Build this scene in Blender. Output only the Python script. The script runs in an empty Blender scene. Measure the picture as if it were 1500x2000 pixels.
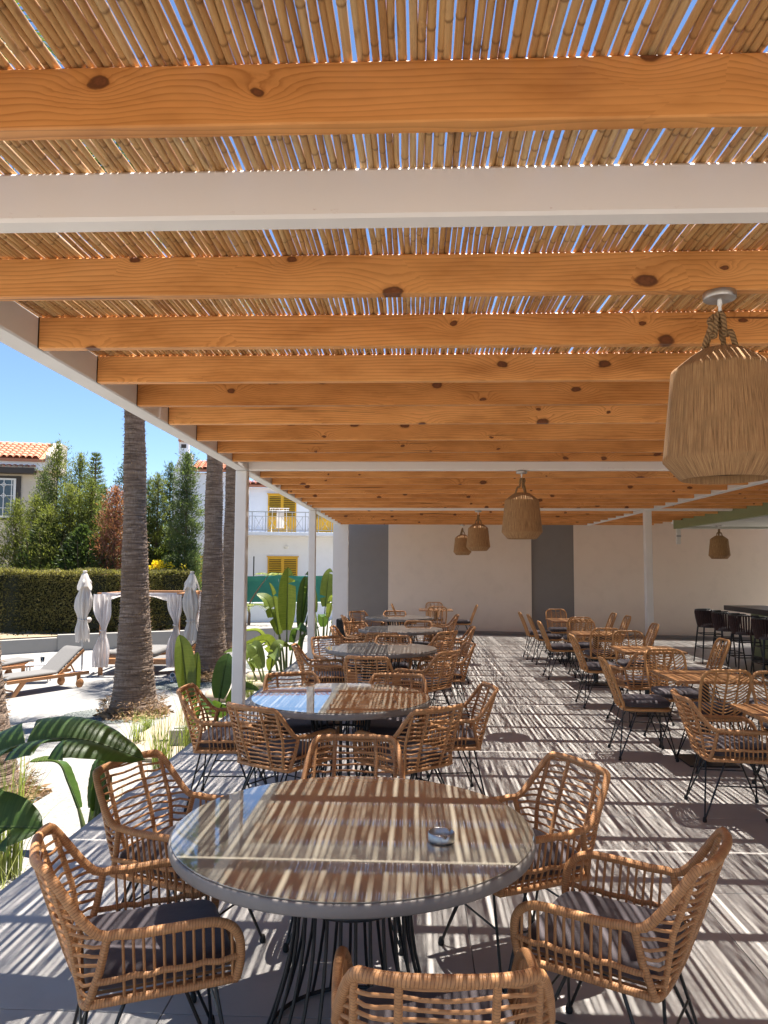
import bpy, math, random
import numpy as np
from mathutils import Vector, Matrix, Euler

R = math.radians
C = bpy.context.scene.collection
SC = bpy.context.scene
random.seed(7)
NPR = np.random.RandomState(11)

# ---------------------------------------------------------------- camera, sky, sun, exposure
CAM_Z = 1.68
cam_d = bpy.data.cameras.new('camera')
cam = bpy.data.objects.new('camera', cam_d); C.objects.link(cam)
cam_d.sensor_fit = 'HORIZONTAL'; cam_d.sensor_width = 36.0
cam_d.lens = 36.0 * 1480.0 / 1500.0
cam_d.clip_start = 0.05; cam_d.clip_end = 600
cam.location = (0, 0, CAM_Z)
cam.rotation_euler = (Matrix.Rotation(R(2.40), 4, 'Z') @ Matrix.Rotation(R(90 + 4.21), 4, 'X') @ Matrix.Rotation(R(0.30), 4, 'Z')).to_euler()
SC.camera = cam

SUN_DIR = Vector((0.10, 0.20, 1.0)).normalized()
EL = math.asin(SUN_DIR.z); AZ = math.atan2(SUN_DIR.x, SUN_DIR.y)
W = bpy.data.worlds.new('World'); SC.world = W; W.use_nodes = True
wn = W.node_tree.nodes; wl = W.node_tree.links; wn.clear()
wo = wn.new('ShaderNodeOutputWorld'); wb = wn.new('ShaderNodeBackground'); ws = wn.new('ShaderNodeTexSky')
ws.sky_type = 'NISHITA'; ws.sun_disc = False; ws.sun_elevation = EL; ws.sun_rotation = AZ
ws.air_density = 0.85; ws.dust_density = 0.0; ws.ozone_density = 5.0; ws.altitude = 300
wb.inputs['Strength'].default_value = 0.052
wl.new(ws.outputs[0], wb.inputs[0]); wl.new(wb.outputs[0], wo.inputs[0])
sd = bpy.data.lights.new('sun', 'SUN'); sd.energy = 4.3; sd.angle = R(0.5); sd.color = (1.0, 0.94, 0.86)
sun = bpy.data.objects.new('sun', sd); C.objects.link(sun)
sun.rotation_euler = SUN_DIR.to_track_quat('Z', 'Y').to_euler(); sun.location = (2, 6, 30)
SC.view_settings.view_transform = 'Standard'; SC.view_settings.look = 'None'
SC.view_settings.gamma = 1.0; SC.view_settings.use_curve_mapping = False
SC.view_settings.exposure = 2.08
SC.render.engine = 'CYCLES'
SC.cycles.max_bounces = 8; SC.cycles.diffuse_bounces = 5; SC.cycles.glossy_bounces = 4
SC.cycles.transmission_bounces = 6; SC.cycles.transparent_max_bounces = 8
SC.cycles.use_denoising = True
try: SC.cycles.sample_clamp_indirect = 6.0
except Exception: pass

# ---------------------------------------------------------------- node helpers and materials
class NT:
    def __init__(s, name):
        s.m = bpy.data.materials.new(name); s.m.use_nodes = True
        s.t = s.m.node_tree; s.n = s.t.nodes; s.l = s.t.links; s.n.clear()
        s.out = s.n.new('ShaderNodeOutputMaterial'); s.b = s.n.new('ShaderNodeBsdfPrincipled')
        s.l.new(s.b.outputs[0], s.out.inputs[0])
    def node(s, typ, **kw):
        n = s.n.new(typ)
        for k, v in kw.items():
            if k in n.inputs: s.put(n.inputs[k], v)
            else: setattr(n, k, v)
        return n
    def put(s, sock, v):
        if isinstance(v, bpy.types.NodeSocket): s.l.new(v, sock)
        else:
            if sock.type == 'RGBA' and not hasattr(v, '__len__'): v = (v, v, v, 1)
            if sock.type == 'RGBA' and len(v) == 3: v = (*v, 1)
            sock.default_value = v
    def set(s, **kw):
        for k, v in kw.items(): s.put(s.b.inputs[k.replace('_', ' ')], v)
        return s
    def coord(s, which='Object'): return s.n.new('ShaderNodeTexCoord').outputs[which]
    def pos(s): return s.n.new('ShaderNodeNewGeometry').outputs['Position']
    def map(s, v, scale=(1, 1, 1), loc=(0, 0, 0), rot=(0, 0, 0)):
        n = s.n.new('ShaderNodeMapping'); s.put(n.inputs['Vector'], v)
        s.put(n.inputs['Scale'], scale); s.put(n.inputs['Location'], loc); s.put(n.inputs['Rotation'], rot); return n.outputs[0]
    def noise(s, v, scale=5, detail=4, rough=0.55, dist=0.0):
        n = s.n.new('ShaderNodeTexNoise'); s.put(n.inputs['Vector'], v); n.inputs['Scale'].default_value = scale
        n.inputs['Detail'].default_value = detail; n.inputs['Roughness'].default_value = rough; n.inputs['Distortion'].default_value = dist
        return n.outputs['Fac']
    def voro(s, v, scale=5, feature='F1'):
        n = s.n.new('ShaderNodeTexVoronoi'); n.feature = feature; s.put(n.inputs['Vector'], v); n.inputs['Scale'].default_value = scale
        return n
    def math(s, op, a, b=0.0, c=0.0, clamp=False):
        n = s.n.new('ShaderNodeMath'); n.operation = op; n.use_clamp = clamp
        s.put(n.inputs[0], a); s.put(n.inputs[1], b); s.put(n.inputs[2], c); return n.outputs[0]
    def ramp(s, f, stops, interp='LINEAR'):
        n = s.n.new('ShaderNodeValToRGB'); s.put(n.inputs[0], f); e = n.color_ramp.elements; n.color_ramp.interpolation = interp
        while len(e) < len(stops): e.new(0.5)
        for el, (p, c) in zip(e, stops):
            el.position = p; el.color = (*c, 1) if hasattr(c, '__len__') else (c, c, c, 1)
        return n.outputs[0]
    def mix(s, f, a, b, mode='MIX'):
        n = s.n.new('ShaderNodeMix'); n.data_type = 'RGBA'; n.blend_type = mode
        s.put(n.inputs[0], f); s.put(n.inputs[6], a); s.put(n.inputs[7], b); return n.outputs[2]
    def attr(s, name):
        n = s.n.new('ShaderNodeAttribute'); n.attribute_name = name; return n
    def uv(s):
        n = s.n.new('ShaderNodeUVMap'); n.uv_map = 'UVMap'; return n.outputs[0]
    def sep(s, v):
        n = s.n.new('ShaderNodeSeparateXYZ'); s.put(n.inputs[0], v); return n.outputs
    def comb(s, x, y, z):
        n = s.n.new('ShaderNodeCombineXYZ')
        for i, v in enumerate((x, y, z)): s.put(n.inputs[i], v)
        return n.outputs[0]
    def rnd(s): return s.n.new('ShaderNodeObjectInfo').outputs['Random']
    def bump(s, h, strength=0.3, dist=0.01):
        n = s.n.new('ShaderNodeBump'); s.put(n.inputs['Height'], h); n.inputs['Strength'].default_value = strength
        n.inputs['Distance'].default_value = dist; s.put(s.b.inputs['Normal'], n.outputs[0]); return s
MAT = {}
def reg(nt, key): MAT[key] = nt.m; return nt.m

def fabric(key, col, trans):
    t = NT(key); p = t.coord(); n = t.noise(p, 9, 4)
    c = t.mix(n, tuple(x * .92 for x in col), col); t.set(Base_Color=c, Roughness=0.9); t.bump(t.noise(p, 160, 2), 0.15, 0.002)
    tr = t.n.new('ShaderNodeBsdfTranslucent'); t.put(tr.inputs[0], c)
    mx = t.n.new('ShaderNodeMixShader'); mx.inputs[0].default_value = trans
    t.l.new(t.b.outputs[0], mx.inputs[1]); t.l.new(tr.outputs[0], mx.inputs[2]); t.l.new(mx.outputs[0], t.out.inputs[0]); reg(t, key)
def plain(key, col, rough=0.6, metal=0.0, var=0.12, scale=6.0, bump=0.0, bscale=60.0, spec=None):
    t = NT(key); p = t.coord()
    f = t.noise(p, scale, 5)
    d = tuple(c * (1 - var) for c in col); u = tuple(min(1, c * (1 + var)) for c in col)
    t.set(Base_Color=t.ramp(f, [(0.3, d), (0.7, u)]), Roughness=rough, Metallic=metal)
    if spec is not None: t.put(t.b.inputs['Specular IOR Level'], spec)
    if bump: t.bump(t.noise(p, bscale, 4), bump, 0.004)
    return reg(t, key)

def make_materials():
    # pine rafters: grain runs along local X
    t = NT('pine'); p = t.coord(); r = t.rnd()
    off = t.comb(t.math('MULTIPLY', r, 37.0), t.math('MULTIPLY', r, 11.0), t.math('MULTIPLY', r, 23.0))
    va = t.n.new('ShaderNodeVectorMath'); va.operation = 'ADD'; t.put(va.inputs[0], p); t.put(va.inputs[1], off); q = va.outputs[0]
    sq = t.sep(q); kw = t.math('SUBTRACT', t.noise(t.map(q, (14, 14, 22)), 1.0, 3), 0.5); kv = t.voro(t.comb(t.math('ADD', t.math('MULTIPLY', sq[0], 3.0), t.math('MULTIPLY', kw, 0.16)), t.math('ADD', t.math('MULTIPLY', sq[2], 5.0), t.math('MULTIPLY', kw, 0.12)), 0.0), 1.0); kv.voronoi_dimensions = '2D'; kd = kv.outputs['Distance']
    kcol = t.sep(kv.outputs['Color'])
    kn = t.math('LESS_THAN', kcol[0], 0.55)
    kn2 = t.math('ADD', t.math('MULTIPLY', t.math('POWER', kcol[1], 1.8), 0.75), 0.30)
    kd2 = t.math('DIVIDE', kd, kn2)
    near = t.math('MULTIPLY', t.math('POWER', t.math('SUBTRACT', 1.0, kd2, clamp=True), 2.0), kn)
    warp = t.noise(t.map(q, (1.1, 6, 6)), 1.0, 2)
    fine = t.noise(t.map(q, (4, 60, 60)), 1.0, 3)
    s_ = t.sep(q)
    g = t.math('ADD', t.math('ADD', t.math('MULTIPLY', s_[2], 58.0), t.math('MULTIPLY', s_[1], 40.0)), t.math('ADD', t.math('MULTIPLY', warp, 5.0), t.math('MULTIPLY', near, 5.0)))
    ring = t.math('FRACT', g)
    ringm = t.ramp(ring, [(0.0, 0.0), (0.55, 0.25), (0.88, 1.0), (1.0, 0.0)])
    base = t.mix(t.noise(t.map(q, (0.7, 5, 5)), 1.0, 3), (0.83, 0.425, 0.145), (0.75, 0.325, 0.09))
    c1 = t.mix(t.math('MULTIPLY', ringm, t.math('MULTIPLY', t.noise(t.map(q, (0.9, 7, 7)), 1.0, 2), 1.15)), base, (0.40, 0.135, 0.026))
    c1 = t.mix(t.math('MULTIPLY', fine, 0.25), c1, (0.66, 0.36, 0.13))
    c1 = t.mix(1.0, c1, t.ramp(t.noise(t.map(q, (2.2, 3, 9)), 1.0, 4, 0.6), [(0.3, (0.76, 0.70, 0.62)), (0.5, (1.0, 1.0, 1.0)), (0.72, (1.16, 1.2, 1.28))]), 'MULTIPLY')
    rv = t.mix(r, (0.82, 0.76, 0.68), (1.10, 1.12, 1.16))
    c1 = t.mix(1.0, c1, rv, 'MULTIPLY')
    halo = t.ramp(kd2, [(0.10, 1.0), (0.20, 0.0)]); halo = t.math('MULTIPLY', halo, kn)
    core = t.ramp(kd2, [(0.085, 1.0), (0.115, 0.0)]); core = t.math('MULTIPLY', core, kn)
    edge = t.math('MULTIPLY', t.ramp(kd2, [(0.07, 0.0), (0.098, 1.0), (0.118, 1.0), (0.14, 0.0)]), kn)
    c1 = t.mix(t.math('MULTIPLY', halo, 0.6), c1, (0.36, 0.125, 0.03))
    c1 = t.mix(core, c1, t.mix(t.noise(q, 90, 2), (0.10, 0.034, 0.013), (0.24, 0.085, 0.03)))
    c1 = t.mix(t.math('MULTIPLY', edge, 0.75), c1, (0.07, 0.022, 0.009))
    crk = t.noise(t.map(q, (0.55, 30, 30)), 1.0, 3, 0.6)
    crm = t.ramp(crk, [(0.675, 0.0), (0.70, 1.0)])
    c1 = t.mix(t.math('MULTIPLY', crm, 0.85), c1, (0.09, 0.03, 0.01))
    t.set(Base_Color=c1, Roughness=0.42)
    t.put(t.b.inputs['Specular IOR Level'], 0.35)
    t.bump(t.math('SUBTRACT', t.math('ADD', ringm, fine), t.math('MULTIPLY', crm, 4.0)), 0.12, 0.002); reg(t, 'pine')
    # bamboo canes
    t = NT('cane'); a = t.attr('tint'); cs = t.sep(a.outputs['Vector']); u = t.uv(); us = t.sep(u)
    r = t.rnd()
    tone = t.ramp(cs[0], [(0.0, (0.42, 0.225, 0.085)), (0.35, (0.56, 0.33, 0.13)), (0.75, (0.64, 0.41, 0.175)), (1.0, (0.62, 0.44, 0.22))])
    gp = t.pos()
    st = t.noise(t.map(gp, (170, 5, 60)), 1.0, 4)
    bl = t.noise(t.map(gp, (25, 9, 25)), 1.0, 4)
    c = t.mix(t.ramp(st, [(0.35, 0.0), (0.75, 0.45)]), tone, (0.26, 0.125, 0.045))
    c = t.mix(t.ramp(bl, [(0.58, 0.0), (0.72, 0.65)]), c, (0.19, 0.10, 0.045))
    c = t.mix(t.math('MULTIPLY', cs[1], 0.75), c, (0.14, 0.065, 0.022))
    t.set(Base_Color=c, Roughness=0.45); t.put(t.b.inputs['Specular IOR Level'], 0.4); t.bump(st, 0.25, 0.001); reg(t, 'cane')
    # rattan: wraps along V
    def rattan(key, wrap, c0, c1):
        t = NT(key); u = t.sep(t.uv()); p = t.coord(); r = t.rnd()
        n = t.noise(t.map(p, (1, 1, 1)), 38, 4)
        if wrap:
            ph = t.math('ADD', t.math('MULTIPLY', u[1], 1 / 0.0085), t.math('MULTIPLY', t.noise(p, 20, 2), 1.4))
            ph = t.math('ADD', ph, t.math('MULTIPLY', u[0], 1.0))
            f = t.math('FRACT', ph)
            h = t.ramp(f, [(0.0, 0.0), (0.16, 1.0), (0.84, 1.0), (1.0, 0.0)])
            bandn = t.n.new('ShaderNodeTexWhiteNoise'); bandn.noise_dimensions = '1D'; t.put(bandn.inputs['W'], t.math('FLOOR', ph))
            col = t.mix(t.math('MULTIPLY', bandn.outputs[0], 0.6), c1, c0)
            col = t.mix(t.math('MULTIPLY', t.math('SUBTRACT', 1.0, h), 0.62), col, (0.10, 0.035, 0.012))
            t.bump(h, 0.55, 0.002)
        else:
            col = t.mix(n, c0, c1)
            t.bump(t.noise(t.map(p, (60, 60, 60)), 1, 3), 0.15, 0.001)
        col = t.mix(t.ramp(n, [(0.55, 0.0), (0.8, 0.5)]), col, (0.25, 0.09, 0.03))
        col = t.mix(1.0, col, t.mix(r, (0.88, 0.86, 0.84), (1.08, 1.05, 1.0)), 'MULTIPLY')
        t.set(Base_Color=col, Roughness=0.5); t.put(t.b.inputs['Specular IOR Level'], 0.35); reg(t, key)
    rattan('rattan_wrap', True, (0.41, 0.195, 0.082), (0.56, 0.295, 0.132))
    rattan('rattan_rod', False, (0.39, 0.185, 0.078), (0.56, 0.295, 0.130))
    rattan('rattan_pale', False, (0.46, 0.235, 0.092), (0.56, 0.30, 0.125))
    plain('white_paint', (0.74, 0.73, 0.71), 0.38, var=0.04, scale=3, bump=0.06, bscale=40)
    # white steel with faint stains and specks of rust near the lower arris
    t = NT('white_steel'); p = t.coord(); s_ = t.sep(p)
    c = t.mix(t.noise(p, 2.2, 5), (0.78, 0.745, 0.70), (0.84, 0.81, 0.77))
    lowm = t.ramp(t.math('ABSOLUTE', t.math('ADD', s_[2], 0.060)), [(0.002, 1.0), (0.012, 0.0)])
    ru = t.ramp(t.noise(t.map(p, (24, 60, 60)), 1.0, 5, 0.7), [(0.60, 0.0), (0.66, 1.0)])
    big = t.ramp(t.noise(t.map(p, (1.6, 1, 1)), 1.0, 2), [(0.5, 0.0), (0.62, 1.0)])
    c = t.mix(t.math('MULTIPLY', t.math('MULTIPLY', lowm, ru), t.math('MULTIPLY', big, 0.8)), c, (0.34, 0.15, 0.07))
    t.set(Base_Color=c, Roughness=0.4); t.bump(t.noise(p, 30, 3), 0.05, 0.003); reg(t, 'white_steel')
    # floor tile: pale micro-cement porcelain
    t = NT('floor_tile'); p = t.pos()
    c = t.mix(t.noise(p, 1.3, 6), (0.375, 0.355, 0.335), (0.445, 0.425, 0.40))
    c = t.mix(t.ramp(t.noise(p, 7, 6, 0.65), [(0.52, 0.0), (0.72, 0.35)]), c, (0.31, 0.292, 0.275))
    c = t.mix(1.0, c, t.mix(t.rnd(), (0.93, 0.93, 0.93), (1.05, 1.045, 1.04)), 'MULTIPLY')
    c = t.mix(t.ramp(t.noise(p, 160, 2), [(0.66, 0.0), (0.72, 0.35)]), c, (0.30, 0.28, 0.265))
    t.set(Base_Color=c, Roughness=t.ramp(t.noise(p, 5, 3), [(0.3, 0.42), (0.7, 0.6)])); t.bump(t.noise(p, 120, 3), 0.05, 0.002); reg(t, 'floor_tile')
    plain('floor_base', (0.22, 0.21, 0.20), 0.8)
    # tabletop: back-painted taupe glass on a grey cement disc
    t = NT('table_glass'); p = t.coord()
    c = t.mix(t.noise(p, 1.8, 5), (0.25, 0.228, 0.178), (0.30, 0.275, 0.222))
    t.set(Base_Color=c, Roughness=0.03, IOR=2.0); t.put(t.b.inputs['Coat Weight'], 0.7); t.put(t.b.inputs['Coat Roughness'], 0.01)
    reg(t, 'table_glass')
    t = NT('table_grey_glass'); p = t.coord()
    c = t.mix(t.noise(p, 1.8, 5), (0.22, 0.205, 0.185), (0.26, 0.245, 0.225))
    t.set(Base_Color=c, Roughness=0.05, IOR=1.7); t.put(t.b.inputs['Coat Weight'], 0.5); t.put(t.b.inputs['Coat Roughness'], 0.02)
    reg(t, 'table_grey_glass')
    plain('table_rim', (0.235, 0.215, 0.20), 0.5, var=0.08, scale=14, bump=0.08)
    plain('black_metal', (0.012, 0.012, 0.013), 0.38, var=0.1, spec=0.5)
    plain('rubber', (0.01, 0.01, 0.01), 0.7)
    t = NT('steel'); p = t.coord(); t.set(Base_Color=(0.50, 0.49, 0.48), Metallic=1.0, Roughness=t.ramp(t.noise(t.map(p, (8, 8, 400)), 1, 2), [(0.3, 0.34), (0.7, 0.50)])); reg(t, 'steel')
    plain('ash_grey', (0.10, 0.095, 0.09), 0.9)
    # cushions: dark aubergine woven fabric
    t = NT('cushion'); p = t.coord(); r = t.rnd()
    c = t.mix(t.noise(p, 9, 4), (0.040, 0.030, 0.036), (0.062, 0.048, 0.054))
    t.set(Base_Color=c, Roughness=0.82); t.put(t.b.inputs['Sheen Weight'], 0.25)
    t.bump(t.math('ADD', t.noise(p, 420, 2), t.math('MULTIPLY', t.noise(p, 7, 3), 5.0)), 0.3, 0.003); reg(t, 'cushion')
    # bistro table wood: grain along X
    t = NT('table_wood'); p = t.coord(); r = t.rnd()
    g = t.noise(t.map(p, (2.2, 40, 40)), 1.0, 5)
    c = t.ramp(g, [(0.3, (0.28, 0.125, 0.048)), (0.55, (0.42, 0.21, 0.082)), (0.75, (0.52, 0.29, 0.125))])
    t.set(Base_Color=t.mix(1.0, c, t.mix(r, (0.85, 0.82, 0.8), (1.1, 1.08, 1.05)), 'MULTIPLY'), Roughness=0.4); t.bump(g, 0.1, 0.002); reg(t, 'table_wood')
    # teak furniture outdoors
    t = NT('teak'); p = t.coord()
    g = t.noise(t.map(p, (14, 14, 14)), 1.0, 4, 0.6, 1.5)
    t.set(Base_Color=t.ramp(g, [(0.3, (0.36, 0.155, 0.058)), (0.7, (0.52, 0.25, 0.10))]), Roughness=0.5); reg(t, 'teak')
    # jute pendant shade: strings run along V
    t = NT('jute'); u = t.uv(); us = t.sep(u)
    st = t.noise(t.map(u, (1.0, 0.03, 1)), 260, 4, 0.7)
    n2 = t.noise(t.coord(), 22, 4)
    c = t.ramp(st, [(0.30, (0.115, 0.060, 0.025)), (0.5, (0.36, 0.20, 0.088)), (0.72, (0.54, 0.335, 0.155))])
    c = t.mix(t.ramp(n2, [(0.45, 0.0), (0.75, 0.4)]), c, (0.24, 0.145, 0.065))
    t.set(Base_Color=c, Roughness=0.9); t.bump(st, 0.8, 0.003); reg(t, 'jute')
    t = NT('rope'); u = t.sep(t.uv())
    f = t.math('FRACT', t.math('ADD', t.math('MULTIPLY', u[1], 62.0), t.math('MULTIPLY', u[0], 3.0)))
    h = t.ramp(f, [(0.0, 0.0), (0.5, 1.0), (1.0, 0.0)])
    t.set(Base_Color=t.mix(h, (0.15, 0.085, 0.038), (0.42, 0.27, 0.13)), Roughness=0.9); t.bump(h, 1.0, 0.004); reg(t, 'rope')
    # plastered walls
    def plaster(key, c0, c1, rough=0.85, b=0.25):
        t = NT(key); p = t.pos()
        c = t.mix(t.noise(p, 0.6, 5), c0, c1)
        c = t.mix(t.ramp(t.noise(p, 3.5, 6, 0.6), [(0.5, 0.0), (0.75, 0.3)]), c, tuple(x * 0.86 for x in c0))
        t.set(Base_Color=c, Roughness=rough); t.bump(t.noise(p, 70, 4), b, 0.003); reg(t, key)
    plaster('beige_wall', (0.68, 0.575, 0.475), (0.76, 0.655, 0.555))
    plaster('grey_wall', (0.20, 0.185, 0.175), (0.225, 0.21, 0.20))
    plaster('white_wall', (0.72, 0.71, 0.70), (0.79, 0.785, 0.78))
    plaster('house_white', (0.80, 0.82, 0.87), (0.84, 0.86, 0.90))
    plaster('house_beige', (0.60, 0.53, 0.44), (0.66, 0.59, 0.50))
    plaster('concrete_wall', (0.25, 0.24, 0.22), (0.31, 0.295, 0.27))
    plaster('sage_green', (0.22, 0.255, 0.12), (0.245, 0.28, 0.14), 0.6, 0.1)
    plaster('soffit', (0.55, 0.56, 0.50), (0.60, 0.61, 0.56), 0.7, 0.1)
    plaster('skirting', (0.20, 0.18, 0.165), (0.24, 0.22, 0.20))
    plaster('cream_stone', (0.25, 0.20, 0.145), (0.30, 0.245, 0.18))
    plain('bar_top', (0.045, 0.043, 0.045), 0.35, var=0.2, scale=20)
    plain('stool_rope', (0.030, 0.010, 0.010), 0.75, var=0.4, scale=60)
    plain('speaker_black', (0.008, 0.008, 0.009), 0.55)
    # terrace paving: pale concrete
    t = NT('terrace'); p = t.pos()
    c = t.mix(t.noise(p, 0.35, 6), (0.20, 0.192, 0.18), (0.235, 0.227, 0.215))
    c = t.mix(t.ramp(t.noise(p, 2.6, 6, 0.65), [(0.5, 0.0), (0.75, 0.35)]), c, (0.19, 0.18, 0.168))
    t.set(Base_Color=c, Roughness=0.85); t.bump(t.noise(p, 45, 4), 0.15, 0.004); reg(t, 'terrace')
    t = NT('earth'); p = t.pos()
    c = t.mix(t.noise(p, 0.9, 7, 0.65), (0.16, 0.115, 0.07), (0.30, 0.24, 0.16))
    t.set(Base_Color=c, Roughness=0.95); t.bump(t.noise(p, 18, 6), 0.6, 0.03); reg(t, 'earth')
    t = NT('pale_bed'); p = t.pos()
    v = t.voro(p, 42).outputs['Color']
    c = t.mix(t.sep(v)[0], (0.17, 0.16, 0.145), (0.29, 0.275, 0.255)); c = t.mix(t.ramp(t.noise(p, 3.2, 5), [(0.56, 0.0), (0.68, 0.6)]), c, (0.30, 0.24, 0.17))
    t.set(Base_Color=c, Roughness=0.9); t.bump(t.voro(p, 42).outputs['Distance'], 0.8, 0.012); reg(t, 'pale_bed')
    t = NT('pebble'); r = t.attr('tint'); t.set(Base_Color=t.ramp(t.sep(r.outputs['Vector'])[0], [(0.0, (0.07, 0.085, 0.08)), (0.6, (0.14, 0.155, 0.145)), (1.0, (0.24, 0.245, 0.23))]), Roughness=0.8); reg(t, 'pebble')
    # palm trunk
    t = NT('palm_bark'); u = t.uv(); us = t.sep(u)
    ring = t.noise(t.map(u, (2.2, 26.0, 1)), 1.0, 3, 0.6, 0.5)
    crs = t.noise(t.map(u, (34.0, 9.0, 1)), 1.0, 4, 0.65, 0.4)
    c = t.ramp(ring, [(0.36, (0.030, 0.018, 0.012)), (0.47, (0.155, 0.105, 0.074)), (0.60, (0.36, 0.28, 0.22))])
    c = t.mix(t.ramp(crs, [(0.36, 0.7), (0.52, 0.0)]), c, (0.045, 0.027, 0.018))
    c = t.mix(t.noise(t.map(u, (2, 2, 1)), 1.5, 3), c, (0.17, 0.115, 0.08))
    t.set(Base_Color=c, Roughness=0.92); t.bump(t.math('ADD', t.math('MULTIPLY', ring, 1.6), crs), 0.9, 0.02); reg(t, 'palm_bark')
    # foliage
    def leafm(key, c0, c1, trans=0.35, rough=0.55):
        t = NT(key); a = t.sep(t.attr('tint').outputs['Vector'])
        c = t.mix(a[0], c0, c1)
        t.set(Base_Color=c, Roughness=rough); t.put(t.b.inputs['Specular IOR Level'], 0.3)
        tr = t.n.new('ShaderNodeBsdfTranslucent'); t.put(tr.inputs[0], t.mix(1.0, c, (1.5, 1.6, 0.8), 'MULTIPLY'))
        mx = t.n.new('ShaderNodeMixShader'); mx.inputs[0].default_value = trans
        t.l.new(t.b.outputs[0], mx.inputs[1]); t.l.new(tr.outputs[0], mx.inputs[2]); t.l.new(mx.outputs[0], t.out.inputs[0]); reg(t, key)
    leafm('leaf_cypress', (0.060, 0.085, 0.020), (0.21, 0.225, 0.065))
    leafm('leaf_dark', (0.035, 0.058, 0.020), (0.11, 0.145, 0.050))
    leafm('leaf_blue', (0.050, 0.080, 0.030), (0.155, 0.195, 0.080))
    leafm('leaf_lime', (0.070, 0.092, 0.022), (0.225, 0.235, 0.070))
    leafm('leaf_dead', (0.15, 0.055, 0.035), (0.36, 0.16, 0.105), 0.3)
    leafm('leaf_hedge', (0.085, 0.082, 0.030), (0.25, 0.215, 0.085))
    leafm('leaf_broad', (0.05, 0.095, 0.02), (0.11, 0.17, 0.04))
    leafm('palm_frond', (0.05, 0.085, 0.025), (0.10, 0.14, 0.045))
    leafm('grass_blade', (0.11, 0.16, 0.035), (0.30, 0.31, 0.11), 0.4)
    leafm('flower_yellow', (0.75, 0.55, 0.02), (0.85, 0.66, 0.05), 0.3)
    leafm('dry_fibre', (0.16, 0.095, 0.05), (0.36, 0.24, 0.14), 0.1, 0.9)
    plain('hedge_core', (0.018, 0.020, 0.008), 0.9)
    plain('bark', (0.13, 0.085, 0.055), 0.9, var=0.3, scale=20, bump=0.4)
    # banana leaves: veins run across the blade (U = across, V = along)
    def banana(key, c0, c1, mid, trans):
        t = NT(key); u = t.uv(); us = t.sep(u)
        vein = t.noise(t.map(u, (0.6, 95, 1)), 1.0, 3)
        c = t.mix(t.ramp(vein, [(0.3, 0.0), (0.7, 1.0)]), c0, c1)
        c = t.mix(t.ramp(t.noise(t.map(u, (3, 6, 1)), 1.0, 3), [(0.5, 0.0), (0.75, 0.4)]), c, tuple(x * 1.25 for x in c1))
        mr = t.ramp(t.math('ABSOLUTE', us[0]), [(0.02, 1.0), (0.06, 0.0)])
        c = t.mix(mr, c, mid)
        t.set(Base_Color=c, Roughness=0.42); t.put(t.b.inputs['Specular IOR Level'], 0.35)
        t.bump(vein, 0.05, 0.002)
        tr = t.n.new('ShaderNodeBsdfTranslucent'); t.put(tr.inputs[0], t.mix(1.0, c, (1.9, 1.7, 0.7), 'MULTIPLY'))
        mx = t.n.new('ShaderNodeMixShader'); mx.inputs[0].default_value = trans
        t.l.new(t.b.outputs[0], mx.inputs[1]); t.l.new(tr.outputs[0], mx.inputs[2]); t.l.new(mx.outputs[0], t.out.inputs[0]); reg(t, key)
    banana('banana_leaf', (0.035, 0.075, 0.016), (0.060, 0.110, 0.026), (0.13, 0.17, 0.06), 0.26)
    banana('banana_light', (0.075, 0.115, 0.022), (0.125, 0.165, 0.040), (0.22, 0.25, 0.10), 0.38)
    plain('banana_stem', (0.09, 0.12, 0.035), 0.5, var=0.25, scale=14)
    # terracotta, shutters, fabrics
    t = NT('terracotta'); r = t.rnd(); p = t.pos()
    c = t.mix(t.noise(p, 5, 4), (0.40, 0.150, 0.085), (0.52, 0.235, 0.145)); c = t.mix(1.0, c, t.mix(r, (0.85, 0.84, 0.82), (1.12, 1.1, 1.05)), 'MULTIPLY')
    t.set(Base_Color=c, Roughness=0.8); reg(t, 'terracotta')
    plain('yellow_paint', (0.72, 0.40, 0.018), 0.45, var=0.05)
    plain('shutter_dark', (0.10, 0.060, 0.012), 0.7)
    plain('window_glass', (0.06, 0.085, 0.105), 0.08, var=0.3)
    fabric('white_fabric', (0.70, 0.655, 0.60), 0.30); fabric('sheer', (0.80, 0.765, 0.745), 0.5)
    t = NT('towel_cloth'); p = t.coord(); t.set(Base_Color=(0.62, 0.585, 0.56), Roughness=0.9)
    tr = t.n.new('ShaderNodeBsdfTranslucent'); tr.inputs[0].default_value = (0.60, 0.565, 0.54, 1)
    mx = t.n.new('ShaderNodeMixShader'); mx.inputs[0].default_value = 0.35
    t.l.new(t.b.outputs[0], mx.inputs[1]); t.l.new(tr.outputs[0], mx.inputs[2]); t.l.new(mx.outputs[0], t.out.inputs[0]); reg(t, 'towel_cloth')
    plain('lounger_fabric', (0.13, 0.124, 0.118), 0.9, var=0.08, scale=40)
    t = NT('green_mesh'); p = t.pos()
    t.set(Base_Color=t.mix(t.noise(p, 3, 4), (0.012, 0.15, 0.105), (0.035, 0.23, 0.165)), Roughness=0.7); reg(t, 'green_mesh')
    plain('grey_metal', (0.42, 0.42, 0.42), 0.4, metal=0.3)
    plain('dark_brown', (0.045, 0.035, 0.03), 0.6)
    plain('white_plastic', (0.78, 0.78, 0.77), 0.35, var=0.03)
    plain('brick', (0.20, 0.085, 0.055), 0.85, var=0.3, scale=10)
    t = NT('clear_glass'); t.set(Base_Color=(0.95, 0.97, 0.97), Roughness=0.02, IOR=1.45); t.put(t.b.inputs['Transmission Weight'], 1.0); reg(t, 'clear_glass')
make_materials()
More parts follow.
